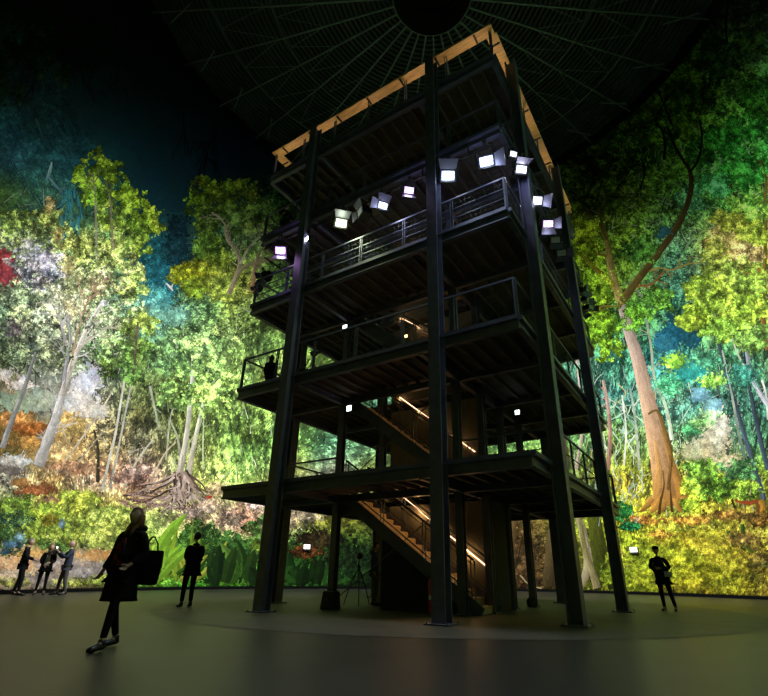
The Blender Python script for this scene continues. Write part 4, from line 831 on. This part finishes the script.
def person(loc,rz,label,H=1.75,legs=((.0,.0),(.0,.0)),arms=None,lean=(0,0),head=(0,0),top=CB,trou=CD,hair=HAIRD,coat=None,longhair=False,shoe=SHOE,cap=False,fem=False,hood=False,vox=.009,shirt=None,bald=False):
    """local: faces -Y, x = its left. legs ((foot x,foot y) left,right); arms {'l':(elbow,wrist),'r':...} in body coordinates; head (turn, pitch)"""
    root=empty('person',loc,rz); k=H/1.75; root.scale=(k,k,k); tag(root,label,'person')
    lx,ly=lean; J=JJ; J.clear(); sw=.165 if fem else .19
    def P(n_,x,y,z): J[n_]=Vector((x+lx*max(0,z-.9),y+ly*max(0,z-.9),z))
    P('pel',0,0,.96);P('spi',0,.005,1.12);P('che',0,.01,1.32);P('nek',0,.015,1.47);P('neh',0,.0,1.56)
    arms=arms or {'l':((sw+.05,.03,1.16),(sw+.04,-.05,.92)),'r':((-sw-.05,.03,1.16),(-sw-.04,-.05,.92))}
    for sd,sg,(fx,fy) in (('l',1,legs[0]),('r',-1,legs[1])):
        hx=sg*.09; P('hip'+sd,hx,0,.9); ax=sg*.1+fx
        J['kne'+sd]=Vector((hx*.5+ax*.5,fy*.5-.03,.5)); J['ank'+sd]=Vector((ax,fy+.02,.09)); J['toe'+sd]=Vector((ax+sg*.02,fy-.13,.035)); J['hee'+sd]=Vector((ax,fy+.05,.04))
        P('sho'+sd,sg*sw,.01,1.41); P('clv'+sd,sg*.08,.012,1.42)
        e,w_=arms[sd]; P('elb'+sd,*e); P('wri'+sd,*w_)
        d=(J['wri'+sd]-J['elb'+sd]).normalized(); J['pal'+sd]=J['wri'+sd]+d*.085
    R={'pel':(.13,.10),'spi':(.12,.085),'che':(.14,.095),'nek':.055,'neh':.055}
    for sd in 'lr': R.update({'hip'+sd:.085,'kne'+sd:.055,'ank'+sd:.04,'toe'+sd:.03,'hee'+sd:.035,'sho'+sd:.05,'clv'+sd:.06,'elb'+sd:.038,'wri'+sd:.026,'pal'+sd:(.036,.018)})
    ch=[['pel','spi','che','nek','neh']]
    for sd in 'lr': ch+=[['pel','hip'+sd,'kne'+sd,'ank'+sd,'toe'+sd],['che','clv'+sd,'sho'+sd,'elb'+sd,'wri'+sd,'pal'+sd]]
    bv,bf=skin_mesh(ch,R,'pel',1)
    m=MB(); m.add(bv,bf)
    hd=J['neh']+Vector((0,-.02,.11)); ht,hp=head; fw_=Vector((math.sin(ht)*math.cos(hp),-math.cos(ht)*math.cos(hp),math.sin(hp))); uv=Vector((0,0,1))-fw_*fw_.z; uv.normalize()
    hv,hf,M3=head_mesh(hd,fw_,uv); m.add(hv,hf)
    for sd,sg in (('l',1),('r',-1)):   # fingers and thumb
        d=(J['pal'+sd]-J['wri'+sd]).normalized(); a=d.cross(Vector((0,1,.2))).normalized(); n_=a.cross(d).normalized(); p=J['pal'+sd]
        cur=n_ if n_.y<0 else -n_
        for q in range(4):
            o=p+a*(-.027+.018*q); l=(.068,.078,.074,.056)[q]; m.tube([o-d*.015,o+d*l*.45+cur*.006,o+d*l*.78+cur*.024,o+d*l*.88+cur*.042],[.0095,.009,.008,.006],6)
        s_=a*(.03*(-1 if sg>0 else 1)); m.tube([J['wri'+sd]+d*.03+s_*.6,J['wri'+sd]+d*.055+s_*1.6+cur*.012,p+d*.01+s_*1.9+cur*.025],[.012,.011,.008],6)
    bo=m.build('body',SKIN,root,smooth=True); rm=bo.modifiers.new('remesh','REMESH'); rm.mode='VOXEL'; rm.voxel_size=vox; rm.use_smooth_shade=True
    # face details
    for nm,x,z,r,mt in (('eye',.17,.06,.055,EYE),('eye',-.17,.06,.055,EYE)):
        q=MB(); q.lathe([(.001,-r*.1),(r*.1,-r*.04),(r*.1,r*.04),(.001,r*.1)],c=M3@(Vector((x,-.75,z))*.1175)+hd,n=10); q.build(nm,mt,root,smooth=True)
    q=MB(); a_=M3@(Vector((-.16,-.84,-.48))*.1175)+hd; b_=M3@(Vector((.16,-.84,-.48))*.1175)+hd; q.tube([a_,(a_+b_)/2+M3@Vector((0,-.005,0)),b_],[.003,.006,.003],6); q.build('mouth',LIP,root,smooth=True)
    # trousers
    R2={'pel':(.15,.115)}; c2=[]
    for sd in 'lr': R2.update({'hip'+sd:.1,'kne'+sd:.066 if not fem else .058,'an2'+sd:.052 if not fem else .044}); J['an2'+sd]=J['ank'+sd]*.94+J['kne'+sd]*.06; c2+=[['pel','hip'+sd,'kne'+sd,'an2'+sd]]
    v_,f_=skin_mesh(c2,R2,'pel',2); MB().add(v_,f_).build('trousers',trou,root,smooth=True)
    # jacket / coat: torso and sleeves
    ck_=1.12 if coat else 1.0
    R3={'pel':(.17*ck_,.135*ck_),'spi':(.155*ck_,.125*ck_),'che':(.165,.13),'ne2':.07}; J['ne2']=J['nek']*.85+J['che']*.15
    J['hem']=J['pel']+Vector((0,0,-.12)); R3['hem']=(.165*ck_,.13*ck_)
    c3=[['hem','pel','spi','che','ne2']]
    for sd in 'lr': J['wr2'+sd]=J['wri'+sd]*.95+J['elb'+sd]*.05; R3.update({'clv'+sd:.08,'sho'+sd:.078,'elb'+sd:.062,'wr2'+sd:.047}); c3+=[['che','clv'+sd,'sho'+sd,'elb'+sd,'wr2'+sd]]
    v_,f_=skin_mesh(c3,R3,'pel',2); jk=MB().add(v_,f_).build('jacket',top,root,smooth=True)
    if coat:      # skirt of the coat down to z=coat
        q=MB(); vs=[];fs=[]; n=28; zs=[1.08,.98,.88,.78,coat+.05,coat]; 
        for i,z in enumerate(zs):
            rx=.165+.012*i+.01*(i>3); ry=.135+.012*i
            for j in range(n):
                t=2*math.pi*j/n; f=1+.05*math.sin(5*t)*(i/5); vs.append((rx*f*math.cos(t)+lx*max(0,z-.9)+(.5*(legs[0][0]+legs[1][0]))*(1-z)*.6,ry*f*math.sin(t)+ly*max(0,z-.9)+.02*i*.3,z))
        for i in range(len(zs)-1):
            for j in range(n): fs.append((i*n+j,i*n+(j+1)%n,(i+1)*n+(j+1)%n,(i+1)*n+j))
        q.add(vs,fs); ck=q.build('coat_skirt',top,jk,smooth=True); so=ck.modifiers.new('thick','SOLIDIFY'); so.thickness=.012
    q=MB(); c_=J['ne2']; q.lathe([(.062,-.02),(.085,0),(.082,.05),(.066,.055),(.06,.02)],c=c_,n=18); q.build('collar',top,jk,smooth=True)
    if shirt: 
        q=MB(); c0=J['che']; q.add([(-.05,-.135,1.36),(.05,-.135,1.36),(.075,-.15,1.2),(.085,-.145,1.0),(-.085,-.145,1.0),(-.075,-.15,1.2)],[(0,1,2,5),(5,2,3,4)]); o=q.build('shirt_front',shirt,jk); o.location=(lx*.3,ly*.3,0)
        so=o.modifiers.new('t','SOLIDIFY'); so.thickness=.02
    if hood:
        q=MB(); q.tube([J['ne2']+Vector((-.11,-.02,.02)),J['ne2']+Vector((-.09,.08,.05)),J['ne2']+Vector((0,.13,.06)),J['ne2']+Vector((.09,.08,.05)),J['ne2']+Vector((.11,-.02,.02))],[.03,.05,.06,.05,.03],10); q.build('hood',top,jk,smooth=True)
    # hair
    if not bald:
        q=MB(); bm=bmesh.new(); bmesh.ops.create_uvsphere(bm,u_segments=22,v_segments=16,radius=1)
        vs=[];
        for v in bm.verts:
            x,y,z=v.co; c=Vector((x*.72,y*.92+.08,z*1.06+.02)); 
            if y<-.2 and z<.45: c.y=-.25+.0*y; c.x*=.9
            if z<-.25: c.z=-.25+(z+.25)*.45; 
            if z<.0 and y<0: c.y=max(c.y,.0)
            vs.append(M3@(c*.1175)+hd)
        q.add(vs,[tuple(t.index for t in f.verts) for f in bm.faces]); bm.free(); ho=q.build('hair',hair,root,smooth=True)
        if longhair:
            q=MB()
            for j in range(16):
                a=-2.3+4.6*j/15; x=.085*math.sin(a); y=.03+.075*math.cos(a); h0=M3@Vector((x,y,.02))+hd; L_=.3+.05*math.sin(j*2.1)
                q.tube([h0,h0+Vector((x*.35,.03+y*.1,-.12)),h0+Vector((x*.5,.02 if y>0 else -.05,-.22)),h0+Vector((x*.4,.03 if y>0 else -.09,-L_))],[.026,.028,.024,.008],7)
            q.build('long_hair',hair,ho,smooth=True)
    if cap:
        q=MB(); q.lathe([(.098,.035),(.1,.07),(.085,.115),(.03,.14),(.001,.142)],c=hd,n=20); q.box((-.07,-.19,.035),(.07,-.08,.048),M=Matrix.Translation(hd)@Matrix.Rotation(ht,4,'Z')); q.build('cap',CB,root,smooth=True)
    for sd in 'lr':
        q=MB(); h0,t0=J['hee'+sd],J['toe'+sd]; 
        q.tube([h0+Vector((0,.02,.01)),h0+Vector((0,0,.02)),(h0+t0)/2+Vector((0,0,.018)),t0+Vector((0,-.02,0)),t0+Vector((0,-.07,-.004))],[.026,.042,.044,.04,.02],10)
        q.tube([J['ank'+sd]+Vector((0,0,-.03)),J['ank'+sd]+Vector((0,0,.04))],.046,10)
        q.build('shoe',shoe,root,smooth=True)
    return root
def toward_cam(v,extra=0):   # rotation so that local -Y points to the camera, plus extra turn
    return math.atan2(-v[1],-v[0])+math.pi/2+extra
# woman walking past, left foreground
wp=Vector((-3.62,6.85,.0)); rz=toward_cam(wp,.75*-1)
wo=person(wp,rz,'woman with long auburn hair striding by in a dark coat, tote bag on her shoulder',H=1.66,legs=((.02,-.24),(.0,.22)),lean=(.03,.02),head=(.15,.22),hair=HAIRB,longhair=True,coat=.56,fem=True,hood=True,
    arms={'l':((.25,.06,1.16),(.2,-.12,1.02)),'r':((-.23,.02,1.16),(-.24,-.1,.94))},shirt=CREDC,vox=.007)
R3z=Matrix.Rotation(rz,3,'Z')
def bag(loc,rz,label,name='tote_bag'):
    r=empty(name,loc,rz); tag(r,label,'bag'); m=MB()
    m.add([(-.17,-.05,0),(.17,-.05,0),(.17,.05,0),(-.17,.05,0),(-.2,-.075,.2),(.2,-.075,.2),(.2,.075,.2),(-.2,.075,.2),(-.19,-.04,.38),(.19,-.04,.38),(.19,.04,.38),(-.19,.04,.38)],
      [(3,2,1,0),(0,1,5,4),(1,2,6,5),(2,3,7,6),(3,0,4,7),(4,5,9,8),(5,6,10,9),(6,7,11,10),(7,4,8,11),(8,9,10,11)]); m.build('bag_body',CB,r,bevel=.02)
    for y in (-.04,.04):
        q=MB(); q.tube([(-.1,y,.36),(-.08,y*.8,.45),(-.02,y*.5,.53),(.02,y*.5,.53),(.08,y*.8,.45),(.1,y,.36)],.01,6); q.build('strap',CB,r,smooth=True)
    return r
bp_=wp+R3z@Vector((.25,.14,.72)); bg=bag(bp_,rz+math.pi/2-.95,'black tote bag hanging from the walking woman\'s shoulder'); bg.scale=(.85,1.1,1.12)
# man standing with his back to the camera
mp_=Vector((-5.72,14.4,0)); person(mp_,toward_cam(mp_,math.pi+.35),'man in a dark jacket standing alone with his back turned, left of the tower',H=1.88,legs=((.03,.0),(-.02,-.08)),head=(.3,.12),coat=.72,
    arms={'l':((.2,-.04,1.16),(.05,-.2,1.1)),'r':((-.2,-.04,1.16),(-.03,-.22,1.06))})
# trio at the left
g1=Vector((-14.05,19.45,0)); g2=Vector((-13.65,20.15,0)); g3=Vector((-12.95,20.3,0))
person(g1,toward_cam(g1,1.5),'man in black with a shaved head, leftmost of the three filming by the canvas',H=1.95,legs=((.02,.05),(-.02,-.1)),head=(-.1,0),hair=HAIRG,arms={'l':((.27,-.02,1.18),(.16,-.26,1.1)),'r':((-.27,-.02,1.18),(-.16,-.26,1.12))})
person(g2,toward_cam(g2,-.1),'woman in a pale top and dark open jacket standing between two men',H=1.8,legs=((.03,0),(-.03,.03)),head=(.25,0),hair=HAIRB,longhair=True,fem=True,shirt=CSH,coat=.8,arms={'l':((.22,-.0,1.16),(.08,-.22,1.1)),'r':((-.22,.02,1.16),(-.05,-.2,1.0))})
person(g3,toward_cam(g3,-1.35),'man in a navy jumper and grey trousers holding up a camera, rightmost of the trio',H=1.92,legs=((.02,.1),(-.02,-.1)),head=(.1,0),bald=True,top=CN,trou=CG,arms={'l':((.25,-.16,1.2),(.12,-.38,1.38)),'r':((-.25,-.16,1.2),(-.1,-.38,1.42))})
# camera held by him
def video_camera(loc,rz,label):
    r=empty('video_camera',loc,rz); tag(r,label,'camera'); m=MB(); m.box((-.07,-.13,0),(.07,.13,.14)); m.box((-.02,-.1,.16),(.02,.1,.19)); m.bar((0,-.08,.13),(0,-.08,.18),.03,.03); m.bar((0,.08,.13),(0,.08,.18),.03,.03); m.build('camera_body',BLACK,r,bevel=.01)
    m=MB(); m.lathe([(.05,0),(.05,.1),(.062,.11),(.062,.15),(.05,.15)],c=(0,-.13,.07),n=18,M=Matrix.Rotation(math.pi/2,3,'X')); m.build('lens_barrel',BLACK,r,smooth=True)
    m=MB(); m.box((-.035,-.06,.2),(.035,-.02,.25)); m.build('camera_light',COOL,r)
    return r
f3=Vector((math.sin(toward_cam(g3,-1.35)),-math.cos(toward_cam(g3,-1.35)),0))
video_camera(g3+f3*.46+Vector((0,0,1.46)),toward_cam(g3,-1.35),'black video camera with a small light held up by the man in the navy jumper')
# man at the right, looking at a phone
rp=Vector((7.72,15.3,0)); person(rp,toward_cam(rp,-.25),'man in a cap and long dark coat reading a phone, right of the tower',H=1.7,legs=((.12,.0),(.02,-.02)),lean=(-.06,0),head=(-.15,-.45),coat=.72,cap=True,arms={'l':((.27,.02,1.17),(.06,-.24,1.16)),'r':((-.27,.02,1.17),(-.06,-.24,1.18))})
r=empty('shoulder_bag',rp+Vector((.06,-.27,.9)),toward_cam(rp,-.25)); tag(r,'small pale bag worn in front by the man in the cap','bag'); m=MB(); m.box((-.1,-.03,0),(.1,.03,.14)); m.build('bag_body',CSH,r,bevel=.012); m=MB(); m.tube([(-.1,0,.13),(-.14,.06,.3),(-.12,.1,.5),(.05,.1,.56),(.12,.05,.4),(.1,0,.13)],.006,6); m.build('strap',BLACK,r)
# under the tower
bp2=TW(6.35,3.75,.006); person(bp2,toward_cam(bp2,1.3),'man in a blue jacket standing behind a stair column under the tower',H=1.75,top=CBLUE,trou=CKH,hood=True,head=(0,-.1))
# on the decks
dz=Z[3]+DT; q_=TW(8.75,.5,dz); person(q_,toward_cam(q_,.3),'person in dark clothes at the railing on the fourth deck, left corner',H=1.7,head=(.2,-.2),arms={'l':((.25,-.08,1.14),(.2,-.3,1.06)),'r':((-.25,-.08,1.14),(-.2,-.3,1.06))})
dz=Z[1]+DT; q_=TW(8.95,.9,dz); person(q_,toward_cam(q_,2.8),'person with dark hair behind the left column on the second deck',H=1.5,head=(.2,0),hair=HAIRD,longhair=True,fem=True)
q_=TW(7.75,1.3,dz); person(q_,toward_cam(q_,3.0),'small person on the second deck just right of the left column',H=1.08)
# tripod with camera on the second deck, tripod under the tower
def tripod(loc,rz,label,h=1.45,cam_=True):
    r=empty('camera_tripod',loc,rz); tag(r,label,'tripod')
    for k in range(3):
        a=k*2.094+.4; m=MB(); m.tube([(0,0,h*.82),(.3*math.cos(a),.3*math.sin(a),h*.35),(.45*math.cos(a),.45*math.sin(a),.015)],[.018,.016,.012],8); m.build('leg',BLACK,r,smooth=True)
    m=MB(); m.tube([(0,0,h*.6),(0,0,h)],.016,8); m.lathe([(.03,0),(.05,.02),(.05,.06),(.03,.08)],c=(0,0,h*.8),n=14); m.build('centre_column',BLACK,r,smooth=True)
    m=MB(); m.box((-.07,-.1,h),(.07,.1,h+.13)); m.box((-.03,-.06,h+.13),(.03,.04,h+.17)); m.lathe([(.045,0),(.045,.12),(.055,.14)],c=(0,-.1,h+.07),n=14,M=Matrix.Rotation(math.pi/2,3,'X')); m.build('camera_head',BLACK,r)
    m=MB(); m.tube([(0,.05,h),(.05,.35,h-.25)],.01,6); m.build('pan_handle',BLACK,r); return r
tripod(TW(7.1,1.0,dz),1.0,'black camera on a tripod on the second deck, right of the left column',h=1.12)
tripod(TW(6.75,3.45,.006),.3,'black camera tripod on the floor between the stair columns under the tower',h=1.3)
# case at the column foot
r=empty('equipment_case',TW(6.35,1.72,.006),-YAW+.1); tag(r,'black equipment case on the floor at the foot of the left stair column','case')
m=MB(); m.add([(-.24,-.17,0),(.24,-.17,0),(.24,.17,0),(-.24,.17,0),(-.19,-.13,.44),(.19,-.13,.44),(.2,.13,.44),(-.2,.13,.44)],[(3,2,1,0),(4,5,6,7),(0,1,5,4),(1,2,6,5),(2,3,7,6),(3,0,4,7)]); m.build('case_body',BLACK,r,bevel=.03)
m=MB(); m.tube([(-.07,0,.43),(-.07,0,.49),(.07,0,.49),(.07,0,.43)],.012,6); m.build('handle',BLACK,r)
m=MB(); m.box((-.02,-.185,.2),(.02,-.15,.26)); m.build('latch',STEEL2,r)
# small case at the rear right column
r=empty('cable_drum',TW(2.35,6.35,.006),.4); tag(r,'small dark cable drum on the floor beside a rear right column','cable drum')
m=MB(); Mx=Matrix.Rotation(math.pi/2,3,'X'); m.lathe([(.14,0),(.14,.02),(.07,.03),(.07,.15),(.14,.16),(.14,.18)],c=(0,.09,.14),n=20,M=Mx); m.build('drum',BLACK,r); m=MB(); m.tube([(0,.1,.14),(0,.12,.3),(0,-.12,.3),(0,-.1,.14)],.012,6); m.build('carry_frame',STEEL2,r)
# fire extinguisher
r=empty('fire_extinguisher',TW(3.42,2.05,.32),-YAW); tag(r,'red fire extinguisher with a white label standing left of the middle column','fire extinguisher')
m=MB(); m.lathe([(.02,-.3),(.085,-.3),(.092,-.28),(.092,.36),(.075,.45),(.03,.49),(.03,.52)],n=22); m.build('cylinder',RED,r,smooth=True)
m=MB(); m.lathe([(.0935,.0),(.0945,.001),(.0945,.1),(.0935,.101)],n=22); m.build('label_band',WHITE,r)
m=MB(); m.bar((0,0,.5),(0,0,.56),.04,.04); m.bar((-.02,0,.57),(.12,0,.6),.02,.015); m.bar((-.02,0,.54),(.11,0,.53),.02,.015); m.build('valve',BLACK,r)
m=MB(); m.tube([(-.02,0,.54),(-.1,0,.5),(-.12,0,.3),(-.11,0,.05)],.012,8); m.build('hose',BLACK,r,smooth=True)
